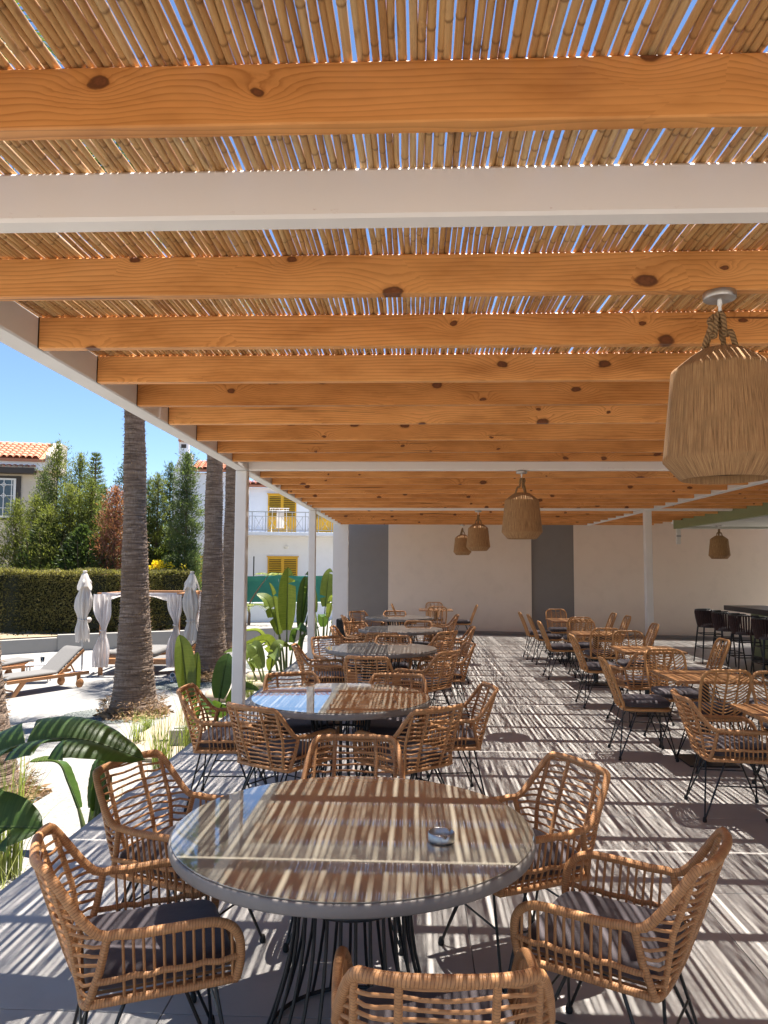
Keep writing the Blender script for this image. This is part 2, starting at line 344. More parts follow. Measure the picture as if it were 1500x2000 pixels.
# ---------------------------------------------------------------- mesh helpers
class MB:
    """collects shapes; build() links them as ONE mesh object, mesh() only makes the data"""
    def __init__(s): s.v = []; s.f = []; s.uv = []; s.tint = []; s.has_t = False; s.sm = []
    def add(s, verts, faces, uvs=None, tint=None, smooth=True):
        o = len(s.v); s.v.extend([tuple(p) for p in verts])
        for k, f in enumerate(faces):
            s.f.append(tuple(o + i for i in f)); s.sm.append(smooth)
            s.uv.append([uvs[i] for i in f] if uvs is not None else [(verts[i][0], verts[i][1]) for i in f])
        if tint is not None:
            s.has_t = True
            s.tint.extend(tint if hasattr(tint[0], '__len__') else [tint] * len(verts))
        else: s.tint.extend([(0.5, 0, 0)] * len(verts))
        return s
    def box(s, x0, x1, y0, y1, z0, z1, bev=0.0):
        if bev <= 0:
            v = [(x, y, z) for z in (z0, z1) for y in (y0, y1) for x in (x0, x1)]
            f = [(0, 2, 3, 1), (4, 5, 7, 6), (0, 1, 5, 4), (2, 6, 7, 3), (0, 4, 6, 2), (1, 3, 7, 5)]
            return s.add(v, f, smooth=False)
        b = min(bev, (x1 - x0) * .45, (y1 - y0) * .45, (z1 - z0) * .45); idx = {}; v = []; f = []
        X = (x0, x1); Y = (y0, y1); Z = (z0, z1); sg = (1, -1)
        for i in (0, 1):
            for j in (0, 1):
                for k in (0, 1):
                    cx, cy, cz = X[i] + sg[i] * b, Y[j] + sg[j] * b, Z[k] + sg[k] * b
                    for a, p in (('x', (X[i], cy, cz)), ('y', (cx, Y[j], cz)), ('z', (cx, cy, Z[k]))):
                        idx[i, j, k, a] = len(v); v.append(p)
        def q(*ks): f.append(tuple(idx[k] for k in ks))
        for i in (0, 1):
            r = [(i, 0, 0, 'x'), (i, 1, 0, 'x'), (i, 1, 1, 'x'), (i, 0, 1, 'x')]; q(*(r if i else r[::-1]))
            r = [(0, i, 0, 'y'), (0, i, 1, 'y'), (1, i, 1, 'y'), (1, i, 0, 'y')]; q(*(r if i else r[::-1]))
            r = [(0, 0, i, 'z'), (1, 0, i, 'z'), (1, 1, i, 'z'), (0, 1, i, 'z')]; q(*(r if i else r[::-1]))
        for a in (0, 1):
            for c in (0, 1):
                q((a, c, 0, 'x'), (a, c, 1, 'x'), (a, c, 1, 'y'), (a, c, 0, 'y'))
                q((a, 0, c, 'x'), (a, 1, c, 'x'), (a, 1, c, 'z'), (a, 0, c, 'z'))
                q((0, a, c, 'y'), (1, a, c, 'y'), (1, a, c, 'z'), (0, a, c, 'z'))
        for i in (0, 1):
            for j in (0, 1):
                for k in (0, 1): q((i, j, k, 'x'), (i, j, k, 'y'), (i, j, k, 'z'))
        return s.add(v, f, smooth=False)
    def tube(s, path, rad, seg=8, closed=False, cap=True, tint=None):
        P = [Vector(p) for p in path]; n = len(P)
        rr = rad if hasattr(rad, '__len__') else [rad] * n
        T = []
        for i in range(n):
            a = P[(i - 1) % n] if (closed or i > 0) else P[i]; b = P[(i + 1) % n] if (closed or i < n - 1) else P[i]
            d = b - a; T.append(d.normalized() if d.length > 1e-9 else Vector((0, 0, 1)))
        up = Vector((0, 0, 1)) if abs(T[0].z) < 0.9 else Vector((1, 0, 0))
        N = (up - T[0] * up.dot(T[0])).normalized(); v = []; uv = []; L = 0.0
        rows = n + (1 if closed else 0)
        for i in range(rows):
            k = i % n
            if i: L += (P[k] - P[(i - 1) % n]).length
            N = N - T[k] * N.dot(T[k]); N = N.normalized() if N.length > 1e-9 else T[k].orthogonal().normalized(); B = T[k].cross(N)
            for j in range(seg + 1):
                a = 2 * math.pi * j / seg
                v.append(P[k] + (N * math.cos(a) + B * math.sin(a)) * rr[k]); uv.append((j / seg, L))
        f = []; w = seg + 1
        for i in range(rows - 1):
            for j in range(seg): f.append((i * w + j, i * w + j + 1, (i + 1) * w + j + 1, (i + 1) * w + j))
        tt = None
        if tint is not None:
            tt = []
            for i in range(rows): tt += [tint[i % n] if hasattr(tint[0], '__len__') else tint] * w
        s.add(v, f, uv, tt)
        if cap and not closed:
            for i, flip in ((0, True), (rows - 1, False)):
                c = [v[i * w + j] for j in range(seg)]; fc = tuple(range(seg))
                s.add(c, [fc[::-1] if flip else fc], [(0, 0)] * seg, [tt[i * w]] * seg if tt else None, smooth=False)
        return s
    def bar(s, a, b, r, seg=6): return s.tube([a, b], r, seg)
    def lathe(s, prof, seg=32, center=(0, 0, 0), smooth=True):
        v = []; uv = []; L = 0; cx, cy, cz = center
        for i, (r, z) in enumerate(prof):
            if i: L += math.hypot(r - prof[i - 1][0], z - prof[i - 1][1])
            for j in range(seg + 1):
                a = 2 * math.pi * j / seg; v.append((cx + r * math.cos(a), cy + r * math.sin(a), cz + z)); uv.append((j / seg, L))
        f = []; w = seg + 1
        for i in range(len(prof) - 1):
            for j in range(seg):
                f.append((i * w + j, i * w + j + 1, (i + 1) * w + j + 1, (i + 1) * w + j))
        return s.add(v, f, uv, smooth=smooth)
    def prism(s, pts, z0, z1):
        n = len(pts); v = [(x, y, z0) for x, y in pts] + [(x, y, z1) for x, y in pts]
        f = [tuple(range(n))[::-1], tuple(range(n, 2 * n))] + [(i, (i + 1) % n, n + (i + 1) % n, n + i) for i in range(n)]
        return s.add(v, f, smooth=False)
    def grid(s, rows, uvs=None, tint=None):
        n, m = len(rows), len(rows[0]); v = [p for r in rows for p in r]
        uv = [p for r in uvs for p in r] if uvs else None
        f = [(i * m + j, i * m + j + 1, (i + 1) * m + j + 1, (i + 1) * m + j) for i in range(n - 1) for j in range(m - 1)]
        return s.add(v, f, uv, tint)
    def superell(s, c, a, b, h, e1=0.35, e2=0.28, nu=28, nv=10):
        def sp(x, e): return math.copysign(abs(x) ** e, x)
        rows = []
        for i in range(nv + 1):
            ph = -math.pi / 2 + math.pi * i / nv; row = []
            for j in range(nu + 1):
                th = 2 * math.pi * j / nu; cr = sp(math.cos(ph), e1)
                row.append((c[0] + a * cr * sp(math.cos(th), e2), c[1] + b * cr * sp(math.sin(th), e2), c[2] + h * sp(math.sin(ph), e1 * 1.6)))
            rows.append(row)
        return s.grid(rows)
    def mesh(s, name, mat):
        m = bpy.data.meshes.new(name); m.from_pydata(s.v, [], s.f)
        m.materials.append(MAT[mat] if isinstance(mat, str) else mat)
        m.polygons.foreach_set('use_smooth', s.sm)
        ul = m.uv_layers.new(name='UVMap'); ul.data.foreach_set('uv', [c for f in s.uv for p in f for c in p])
        if s.has_t:
            a = m.attributes.new('tint', 'FLOAT_VECTOR', 'POINT'); a.data.foreach_set('vector', [c for t in s.tint for c in t])
        m.update(); return m
    def build(s, name, mat, parent=None, kind=None, loc=None, rz=None):
        return put(name, s.mesh(name, mat), parent, kind, loc, rz)

def put(name, me, parent=None, kind=None, loc=None, rz=None):
    o = bpy.data.objects.new(name, me); C.objects.link(o)
    if parent is not None: o.parent = parent
    if kind: o['kind'] = kind
    if loc is not None: o.location = loc
    if rz is not None: o.rotation_euler = (0, 0, rz)
    return o
def tag(o, label=None, cat=None, group=None, kind=None):
    if label: o['label'] = label
    if cat: o['category'] = cat
    if group: o['group'] = group
    if kind: o['kind'] = kind
    return o
def thing(name, label, cat, loc=(0, 0, 0), rz=0.0, group=None):
    o = bpy.data.objects.new(name, None); C.objects.link(o); o.empty_display_size = 0.2
    o.location = loc; o.rotation_euler = (0, 0, rz); return tag(o, label, cat, group)
def smoothstep(a, b, x):
    t = min(1.0, max(0.0, (x - a) / (b - a))); return t * t * (3 - 2 * t)
def spline(pts, n):
    """Catmull-Rom through pts, n points per span"""
    P = [Vector(p) for p in pts]; P = [P[0] * 2 - P[1]] + P + [P[-1] * 2 - P[-2]]; out = []
    for i in range(1, len(P) - 2):
        for k in range(n):
            t = k / n; a, b, c, d = P[i - 1], P[i], P[i + 1], P[i + 2]
            out.append(0.5 * ((2 * b) + (c - a) * t + (2 * a - 5 * b + 4 * c - d) * t * t + (3 * b - a - 3 * c + d) * t ** 3))
    out.append(P[-2]); return out

def cloud(name, mat, pts, dirs, ln, wd, parent=None, kind=None, tint=None, curl=0.0):
    """many small leaf quads: pts Nx3, dirs Nx3 (long axis), ln / wd arrays"""
    pts = np.asarray(pts, float); N = len(pts); d = np.asarray(dirs, float); d /= np.linalg.norm(d, axis=1, keepdims=True) + 1e-9
    r = NPR.normal(size=(N, 3)); s = np.cross(d, r); s /= np.linalg.norm(s, axis=1, keepdims=True) + 1e-9
    ln = np.broadcast_to(np.asarray(ln, float), (N,))[:, None]; wd = np.broadcast_to(np.asarray(wd, float), (N,))[:, None]
    nrm = np.cross(d, s)
    a = pts; b = pts + d * ln * .45 + s * wd * .5; c = pts + d * ln + nrm * ln * curl; e = pts + d * ln * .45 - s * wd * .5
    V = np.stack([a, b, c, e], 1).reshape(-1, 3)
    m = bpy.data.meshes.new(name); m.vertices.add(4 * N); m.vertices.foreach_set('co', V.ravel())
    m.loops.add(4 * N); m.loops.foreach_set('vertex_index', np.arange(4 * N, dtype=np.int32))
    m.polygons.add(N); m.polygons.foreach_set('loop_start', np.arange(0, 4 * N, 4, dtype=np.int32))
    m.materials.append(MAT[mat]); m.update(calc_edges=True)
    if tint is None: tint = NPR.rand(N)
    T = np.zeros((N, 4, 3)); T[:, :, 0] = np.asarray(tint)[:, None]
    at = m.attributes.new('tint', 'FLOAT_VECTOR', 'POINT'); at.data.foreach_set('vector', T.ravel())
    return put(name, m, parent, kind)
# ---------------------------------------------------------------- ground, terrace, dining floor
GZ = -0.96
g = MB(); g.add([(-400, -200, GZ - .02), (400, -200, GZ - .02), (400, 500, GZ - .02), (-400, 500, GZ - .02)], [(0, 1, 2, 3)]); g.build('ground', 'earth', kind='structure')
def sheet(name, mat, pts, z, nx=1):
    m = MB(); m.add([(x, y, z) for x, y in pts], [tuple(range(len(pts)))], smooth=False); return m.build(name, mat, kind='structure')
# terrace poured in big bays with open joints
terr = bpy.data.objects.new('terrace_paving', None); C.objects.link(terr); terr['kind'] = 'structure'
xs = [-34, -26, -19, -13.8, -10.4, -7.0, -3.25]; ys = [-10, -3, 2.0, 5.2, 8.2, 11.6, 15.0, 18.4, 21.6, 27.0]
def slab(x0, x1, y0, y1):
    m = MB(); m.box(x0 + .006, x1 - .006, y0 + .006, y1 - .006, GZ - .10, GZ + .004, .004); return m.build('paving_slab', 'terrace', terr)
for i in range(len(xs) - 1):
    for j in range(len(ys) - 1): slab(xs[i], xs[i + 1], ys[j], ys[j + 1])
bed = MB(); bed.box(-3.25, -2.16, -6, 34, GZ - .1, -.34); bed.build('planting_bed', 'pale_bed', kind='structure')

fl = MB(); fl.box(-2.15, 11.0, -7.84, 20.6, GZ - .1, -.012); floor = fl.build('floor', 'floor_base', kind='structure')
tm = MB(); tm.box(-.5978, .5978, -.5978, .5978, -.0115, 0, .0012); tile_me = tm.mesh('floor_tile', 'floor_tile')
for i in range(11):
    for j in range(23):
        x, y = -2.15 + .6 + 1.2 * i, -7.85 + .6 + 1.2 * j
        if x < 10.6: put('floor_tile', tile_me, floor, loc=(x, y, random.uniform(-.0004, .0004)))

# ---------------------------------------------------------------- pergola
PB = 2.73; PT = 2.888           # underside and top of the beams
XL0, XL1 = -1.96, -1.83; XR0, XR1 = 4.12, 4.25; XE = 5.70
Y0, Y1 = -1.0, 18.75
perg = thing('pergola', 'pergola of white steel posts and beams with orange pine rafters across it', 'pergola')
def rhs(name, x0, x1, y0, y1, z0, z1, mat='white_paint', b=.008, origin=True):
    c = ((x0 + x1) / 2, (y0 + y1) / 2, (z0 + z1) / 2)
    m = MB(); m.box(x0 - c[0], x1 - c[0], y0 - c[1], y1 - c[1], z0 - c[2], z1 - c[2], b)
    return m.build(name, mat, perg, loc=c)
rhs('edge_beam', XL0, XL1, Y0, Y1, PB, PT); rhs('inner_beam', XR0, XR1, Y0, Y1, PB, PT)
WB = [-.9, 2.245, 8.175, 13.86]
for y in WB:
    rhs('cross_beam', XL1 + .001, XR0 - .001, y - .045, y + .045, PB + .002, PT - .001, 'white_steel', .010)
    rhs('cross_beam', XR1 + .001, XE - .01, y - .045, y + .045, PB + .002, PT - .001, 'white_steel', .010)
for y in WB:
    for x0, x1 in ((XL0, XL1), (XR0, XR1)):
        c = ((x0 + x1) / 2, y, PB / 2); m = MB(); m.box(-.063, .063, -.063, .063, -PB / 2, PB / 2 - .001, .009)
        p = m.build('post', 'white_paint', perg, loc=c)
        if y > 0:
            pass
RY = [-.4, .2, .75, 1.25, 1.744, 2.862, 3.553, 4.232, 4.859, 5.49, 6.213, 6.875, 7.45, 8.805, 9.545, 10.175, 10.735, 11.375, 12.075, 12.675, 13.275,
      14.525, 15.175, 15.775, 16.425, 17.075, 17.725, 18.375]
def rafter_mesh(x0, x1, name):
    L = x1 - x0; m = MB(); n = int(L / .35)
    m.box(-L / 2, L / 2, -.026, .026, -.077, .077, .004); return m.mesh(name, 'pine'), (x0 + x1) / 2
rm1, rc1 = rafter_mesh(XL1 + .002, XR0 - .002, 'rafter'); rm2, rc2 = rafter_mesh(XR1 + .002, XE - .004, 'rafter')
for y in RY:
    o = put('rafter', rm1, perg, loc=(rc1, y, PB + .0785)); o2 = put('rafter', rm2, perg, loc=(rc2, y, PB + .0785))
    # thin dark joint shoe against the edge beam
for y in RY[3:12]:
    m = MB(); m.box(XL1 + .0005, XL1 + .0018, y - .03, y + .03, PB + .002, PT - .002); m.build('joist_hanger', 'dark_brown', perg)

# reed roof: rows of canes laid along the pergola, each row a thing of its own
ROWS = [(-1.05, .51), (.522, 2.915), (2.93, 5.30), (5.312, 7.72), (7.732, 10.13), (10.142, 12.53), (12.542, 14.93), (14.942, 17.4), (17.412, 19.95)]
LBL = ['loose row of bamboo canes on the pergola roof behind the viewer',
       'row of bamboo canes roofing the pergola above the nearest timber beam and nearest white crossbeam',
       'row of bamboo canes starting just past the first orange timber beyond the nearest white crossbeam',
       'third row of bamboo canes, seen as thin strips between the middle orange timbers',
       'row of bamboo canes over the white crossbeam that carries the second jute lamp',
       'row of bamboo canes between the two distant white crossbeams',
       'row of bamboo canes over the far white crossbeam beside the inner post',
       'row of bamboo canes close to the far beige wall, above the last tables',
       'short row of bamboo canes ending at the far beige wall']
def cane_geo(mb, L, r0, seg, x=0, y=0, z=0, tone=.5, rng=random, bend=True):
    r1 = r0 * rng.uniform(.84, .95); node = rng.uniform(0.03, .22); ys = [0.0]; kinds = [0]
    flip = rng.random() < .5
    while node < L - .02:
        ys += [node - .008, node, node + .008]; kinds += [0, 1, 0]; node += rng.uniform(.15, .26)
    ys.append(L); kinds.append(0)
    bx = rng.uniform(-.004, .004); bz = rng.uniform(-.002, .003); ph = rng.uniform(0, 6); sway = rng.uniform(.3, 1.2) * .0024; fq = rng.uniform(7, 17)
    path = []; rad = []; ti = []
    for yy, k in zip(ys, kinds):
        t = yy / L; tt = 1 - t if flip else t
        rr = (r0 + (r1 - r0) * tt) * (1.07 if k else (.985 if 0 < yy < L else 1.0))
        w = (math.sin(yy * fq + ph) + .5 * math.sin(yy * fq * 2.3 + ph * 2)) * sway
        path.append((x + bx * 4 * t * (1 - t) + w, y + yy, z + r0 + bz * 4 * t * (1 - t) + abs(w) * .3)); rad.append(rr); ti.append((tone, 1.0 if k else 0.0, 0))
    mb.tube(path, rad, seg, cap=True, tint=ti)
VARI = {}
def variants(L, n=16):
    k = round(L, 3)
    if k not in VARI:
        VARI[k] = []
        for i in range(n):
            r_ = .0094 + .0026 * i / (n - 1); mb = MB(); cane_geo(mb, L, r_, 9, tone=random.random()); VARI[k].append((r_, mb.mesh('cane', 'cane')))
    return VARI[k]
def sees(x, y):
    if y < .9: return False
    px = 812 + x / y * 1480; return -60 < px < 1560
for (ya, yb), lab in zip(ROWS, LBL):
    L = yb - ya; rt = thing('bamboo_roof', lab, 'bamboo roof', (0, ya, PT), 0, 'rows of bamboo canes roofing the pergola')
    x = XL0 + .012; rest = MB(); k = 0; near = ya in (.522, 2.93)
    vs = variants(L) if near else None
    gapmode = 0.5
    while x < (XE if ya < 17 else 8.6):
        if near and (sees(x, ya + .95) or sees(x, yb)):
            r_, me = vs[random.randrange(len(vs))]
            put('cane', me, rt, loc=(x + r_, 0, random.uniform(-.0005, .0012)))
        else:
            r_ = random.uniform(.0094, .0120); cane_geo(rest, L, r_, 6 if near else 5, x=x + r_, z=random.uniform(-.0005, .0012), tone=random.random())
        u = random.random(); gapmode = min(1, max(0, gapmode + random.uniform(-.3, .3)))
        x += 2 * r_ + (random.uniform(-.0003, .0006) if u < .77 else random.uniform(.0022, .0042) if u < .94 else random.uniform(.005, .009)) * (.70 + .6 * gapmode)
    rest.build('canes', 'cane', rt, kind='stuff')

# ---------------------------------------------------------------- far wall: beige panels proud of grey bays
WA = Vector((1.51, 19.8, 0)); WD = Vector((5.85, -1.0, 0)).normalized(); WN = Vector((WD.y, -WD.x, 0)); WANG = math.atan2(WD.y, WD.x)
wall = thing('far_wall', 'long rendered far wall of beige panels with two dark grey bays', 'wall', (WA.x, WA.y, 0), WANG)
def wx(px):  # where a column of the photograph meets the wall line, as a distance along it
    k = (px - 812) / 1480; return (k * WA.y - WA.x) / (WD.x - k * WD.y)
def wpan(name, a, b, y0, y1, z0, z1, mat, bev=.004):
    m = MB(); m.box(a, b, y0, y1, z0, z1, bev); return m.build(name, mat, wall)
e = [wx(680), wx(760), wx(1036), wx(1117), wx(1488)]
wpan('wall_core', e[0] - .3, e[4] - .02, .0, .22, -.01, 2.86, 'grey_wall')
wpan('panel', e[1], e[2], -.075, -.001, -.005, 2.865, 'beige_wall'); wpan('panel', e[3], e[4], -.075, -.001, -.005, 2.865, 'beige_wall')
wpan('skirting', e[0], e[4], -.34, -.078, -.004, .075, 'skirting')
pier = thing('wall_pier', 'narrow white wall pier at the far left corner of the dining deck', 'wall', (-1.87, 18.85, 0))
m = MB(); m.box(-.19, .19, 0, .14, -.01, 2.87, .006); m.build('pier', 'white_wall', pier)
m = MB(); m.box(-.195, .195, -.012, .145, .0, .075, .003); m.build('pier_base', 'skirting', pier)

# ---------------------------------------------------------------- bar with green canopy
can = thing('bar_canopy', 'sage green bar canopy with pale soffit and small downlights', 'canopy', (XE, 0, 0))
m = MB(); m.box(0, .0995, -.9, 17.0, 2.57, 3.0, .004); m.build('fascia', 'sage_green', can)
m = MB(); m.box(.122, 5.6, -.9, 17.0, 2.62, 2.70); m.build('soffit', 'soffit', can)
m = MB(); m.box(.122, 5.6, 16.88, 17.0, 2.571, 2.619, .002); m.build('end_trim', 'soffit', can)
m = MB(); m.box(.10, 5.6, -.9, 17.44, 2.702, 2.86); m.build('roof', 'white_wall', can)
for y, x in ((16.3, .75), (14.9, .75), (13.6, .75), (12.4, .75), (11.2, .75), (16.3, 2.2), (14.6, 2.2), (12.8, 2.2), (11.0, 2.2), (9.6, .75)):
    d = MB(); d.lathe([(.085, 0), (.085, -.006), (.06, -.008), (.055, .004), (0, .004)], 20); d.build('downlight', 'white_plastic', can, loc=(x, y, 2.6195))
br = thing('wall_bracket', 'white metal bracket hanging from the end of the green canopy', 'bracket', (5.78, 16.94, 2.57))
m = MB(); m.box(-.045, .045, -.03, .03, -.34, 0, .004); m.build('arm', 'white_paint', br)
m = MB(); m.box(-.05, .05, -.05, -.031, -.18, -.14, .003); m.build('clip', 'grey_metal', br)
bar = thing('bar_counter', 'dark topped bar counter with a sage green front', 'bar', (5.85, 0, 0))
m = MB(); m.box(0, .75, 4.2, 14.75, .915, 1.005, .006); m.build('counter_top', 'bar_top', bar)
m = MB(); m.box(.42, .70, 4.4, 14.55, .006, .914); m.build('front_panel', 'sage_green', bar)
m = MB(); m.box(.40, .419, 4.4, 14.55, .0, .10, .003); m.build('kick_plate', 'black_metal', bar)
nap = thing('napkin_stack', 'pale paper napkins on the dark bar counter above the nearest stool', 'napkins', (5.98, 12.0, 1.006))
m = MB(); m.box(-.07, .07, -.08, .08, 0, .05, .004); m.build('stack', 'white_fabric', nap); m = MB(); m.box(-.06, .07, -.08, .07, .0505, .062, .003); m.build('top_sheet', 'white_fabric', nap, rz=.12)
back = thing('service_wall', 'dark rear wall of the bar at the right of the deck', 'wall', (11.0, 0, 0))
m = MB(); m.box(0, .2, -7, 16.0, -.01, 2.98); m.build('wall', 'concrete_wall', back)
gate = thing('garden_wall', 'bright white garden wall beyond the bar with brick insets', 'wall', (12.2, 24.0, GZ))
m = MB(); m.box(-1.6, 2.4, 0, .25, 0, 3.4); m.build('wall', 'house_white', gate)
for zz in (1.55, 2.65):
    f = MB(); f.box(-1.02, -.2, -.05, -.002, zz, zz + .95, .004); fr = f.build('brick_inset', 'dark_brown', gate)
    for r_ in range(11):
        for c_ in range(4):
            x0 = -1.02 + .205 * c_ + (.0 if r_ % 2 else -.0); b = MB(); b.box(x0 + .006, x0 + .196, -.062, -.0505, zz + .01 + r_ * .085, zz + .083 + r_ * .085, .003); b.build('brick', 'brick', fr)
# ---------------------------------------------------------------- rattan armchair (front = +Y)
Z0, ZA, ZT = .40, .60, .795
def shell(u, z):
    t = (z - Z0) / (ZT - Z0)
    hw = .222 + .030 * smoothstep(0, .46, t) - .004 * max(0, t - .46) / .54
    ys = -.195 + .055 * min(1, t / .46) - .075 * max(0, t - .46) / .54
    yb = -.215 - .145 * t ** .9
    a = u * math.pi / 2
    sx = math.copysign(abs(math.sin(a)) ** .72, a); cy = abs(math.cos(a)) ** .75
    return Vector((hw * sx, ys + (yb - ys) * cy, z))
def rail_z(u):
    s = max(0.0, (abs(u) - .50) / .50); s = s * s * (3 - 2 * s); return ZT - (ZT - ZA) * (s * .92 + .08 * max(0.0, (abs(u) - .5) / .5))
def u_max(z):
    lo, hi = 0.0, 1.0
    if z <= ZA: return 1.0
    for _ in range(24):
        mid = (lo + hi) / 2
        if rail_z(mid) > z: lo = mid
        else: hi = mid
    return lo
def arm_pts(s):
    return [(s * .251, -.140, .605), (s * .258, -.06, .598), (s * .264, .06, .600), (s * .263, .16, .597), (s * .256, .215, .572), (s * .247, .243, .525), (s * .236, .247, .46), (s * .226, .238, .402)]
def arm_at(y):  # point of the arm rail above y (upper branch)
    P = arm_pts(1)[:6]
    for a, b in zip(P, P[1:]):
        if a[1] <= y <= b[1]:
            t = (y - a[1]) / (b[1] - a[1]); return tuple(a[i] + (b[i] - a[i]) * t for i in range(3))
    return P[-1]
def armchair_meshes(fine):
    sg = 10 if fine else 7; rs = 6 if fine else 5
    out = []   # (part name, mesh, sub-parts)
    # outer rail: front foot of one arm, arm, back, other arm, front foot
    back = [tuple(shell(u, rail_z(u))) for u in np.linspace(-1, 1, 33 if fine else 21)]
    path = spline(arm_pts(-1)[::-1], 4 if fine else 2)[:-1] + [Vector(p) for p in back] + spline(arm_pts(1), 4 if fine else 2)[1:]
    m = MB(); m.tube(path, .0148, sg); out.append(('outer_rail', m.mesh('outer_rail', 'rattan_wrap'), []))
    base = [tuple(shell(u, Z0)) for u in np.linspace(-1, 1, 17)]
    ring = [Vector(p) for p in base] + spline([(.222, -.195, Z0), (.226, .06, Z0), (.226, .238, Z0)], 3)[1:] + spline([(.226, .238, Z0), (.1, .262, Z0), (-.1, .262, Z0), (-.226, .238, Z0)], 3)[1:-1] + spline([(-.226, .238, Z0), (-.226, .06, Z0), (-.222, -.195, Z0)], 3)[:-1]
    m = MB(); m.tube(ring, .0125, sg, closed=True); out.append(('base_rail', m.mesh('base_rail', 'rattan_wrap'), []))
    for s in (-1, 1):
        m = MB(); m.tube([shell(s, Z0), shell(s, .5), shell(s, ZA)], .0125, sg); out.append(('corner_post', m.mesh('corner_post', 'rattan_wrap'), []))
        mid = [(s * .2505, -.172, .475)] + [(s * .2505, y, .475 + .004 * math.sin(y * 60)) for y in np.linspace(-.15, .22, 10)] + [(s * .242, .246, .475)]
        m = MB(); m.tube(mid, .0095, 7); out.append(('arm_braid', m.mesh('arm_braid', 'rattan_wrap'), []))
    staves = [-.56, -.20, .20, .56]
    sm = []
    for u in staves:
        zt = rail_z(u); m = MB(); m.tube([shell(u, z) for z in np.linspace(Z0, zt, 7)], .0098, 8 if fine else 6); sm.append(m)
    for m in sm: out.append(('back_stave', m.mesh('back_stave', 'rattan_wrap'), []))
    rods = []; n = 13
    for k in range(n):
        z = .432 + k * (.778 - .432) / (n - 1); um = u_max(z); m = MB()
        nn = 17 if fine else 11; path = []
        for u in np.linspace(-um, um, nn):
            p = shell(u, z + random.uniform(-.0016, .0016)); p.z += .0035 * math.sin(u * 13 + k); path.append(p)
        m.tube(path, .0054, rs); rods.append(m)
    if fine:
        for m in rods: out.append(('back_rod', m.mesh('back_rod', 'rattan_rod'), []))
    else:
        m = MB()
        for r in rods: m.add(r.v, r.f, None)
        w = MB(); w.v = []; 
        jm = MB()
        for r in rods:
            o = len(jm.v); jm.v += r.v; jm.f += [tuple(o + i for i in f) for f in r.f]; jm.uv += r.uv; jm.sm += r.sm; jm.tint += r.tint
        out.append(('woven_back', jm.mesh('woven_back', 'rattan_rod'), 'stuff'))
    for s in (-1, 1):
        am = []
        for k in range(12):
            y = -.105 + k * .029; a = arm_at(y); top = Vector((s * a[0], a[1], a[2])); bot = Vector((s * .224, y + .012, Z0)); midp = (top + bot) / 2 + Vector((s * .007, 0, .01))
            m = MB(); m.tube([bot, bot.lerp(midp, .6) + Vector((s * .004, 0, 0)), midp, top], .0050, rs); am.append(m)
        if fine:
            for m in am: out.append(('arm_rod', m.mesh('arm_rod', 'rattan_rod'), []))
        else:
            jm = MB()
            for r in am:
                o = len(jm.v); jm.v += r.v; jm.f += [tuple(o + i for i in f) for f in r.f]; jm.uv += r.uv; jm.sm += r.sm; jm.tint += r.tint
            out.append(('woven_arm', jm.mesh('woven_arm', 'rattan_rod'), 'stuff'))
    m = MB()
    for k in range(13):
        x = -.2 + k * .0333; m.bar((x, -.205, Z0 + .004), (x, .245, Z0 + .004), .0055, 5)
    out.append(('seat_weave', m.mesh('seat_weave', 'rattan_rod'), 'stuff'))
    m = MB(); m.superell((0, .015, .452), .213, .222, .036, .30, .26, 36, 12)
    cu = m.mesh('seat_cushion', 'cushion'); tie = MB(); tie.tube([(-.17, -.2, .44), (-.19, -.225, .43), (-.185, -.235, .37), (-.18, -.23, .335)], .003, 5)
    out.append(('seat_cushion', cu, []))
    out += leg_meshes(Z0 - .016, .185, .185, .255, .245, fine)
    return out
def leg_meshes(zt, hx, hy, fx, fy, fine):
    out = []
    for sx in (-1, 1):
        for sy in (-1, 1):
            f = Vector((sx * fx, sy * fy, .012)); a = Vector((sx * hx, sy * (hy - .10), zt)); b = Vector((sx * (hx - .10), sy * hy, zt))
            m = MB(); m.bar(a, f, .0062, 6); m.bar(b, f, .0062, 6)
            ft = MB(); ft.lathe([(0, 0), (.012, 0), (.0145, .008), (.0125, .022), (.008, .034), (0, .036)], 10, (f.x, f.y, 0))
            out.append(('leg', m.mesh('leg', 'black_metal'), [('foot_cap', ft.mesh('foot_cap', 'rubber'))]))
    m = MB(); r = .03; ring = []
    for sx, sy, a0 in ((1, 1, 0), (-1, 1, 90), (-1, -1, 180), (1, -1, 270)):
        for k in range(4):
            a = R(a0 + k * 30); ring.append((sx * (hx - r) + r * math.cos(a), sy * (hy - r) + r * math.sin(a), zt))
    m.tube(ring, .0070, 6, closed=True)
    zb = zt * .60
    def on(sx, sy, z, which):
        f = Vector((sx * fx, sy * fy, .012)); a = Vector((sx * hx, sy * (hy - .10), zt)) if which else Vector((sx * (hx - .10), sy * hy, zt)); t = (zt - z) / (zt - .012); return a.lerp(f, t)
    for s in (-1, 1):
        m.bar(on(s, -1, zb, 1), on(s, 1, zb, 1), .0048, 5); m.bar(on(-1, s, zb, 0), on(1, s, zb, 0), .0048, 5)
    out.append(('leg_frame', m.mesh('leg_frame', 'black_metal'), []))
    return out
def instance(parts, name, label, cat, x, y, h, group, z=0.0):
    t = thing(name, label, cat, (x, y, z), R(h - 90), group)
    for nm, me, subs in parts:
        o = put(nm, me, t)
        if subs == 'stuff': o['kind'] = 'stuff'
        else:
            for sn, sm in subs: put(sn, sm, o)
    return t
ACF = armchair_meshes(True); ACC = armchair_meshes(False)

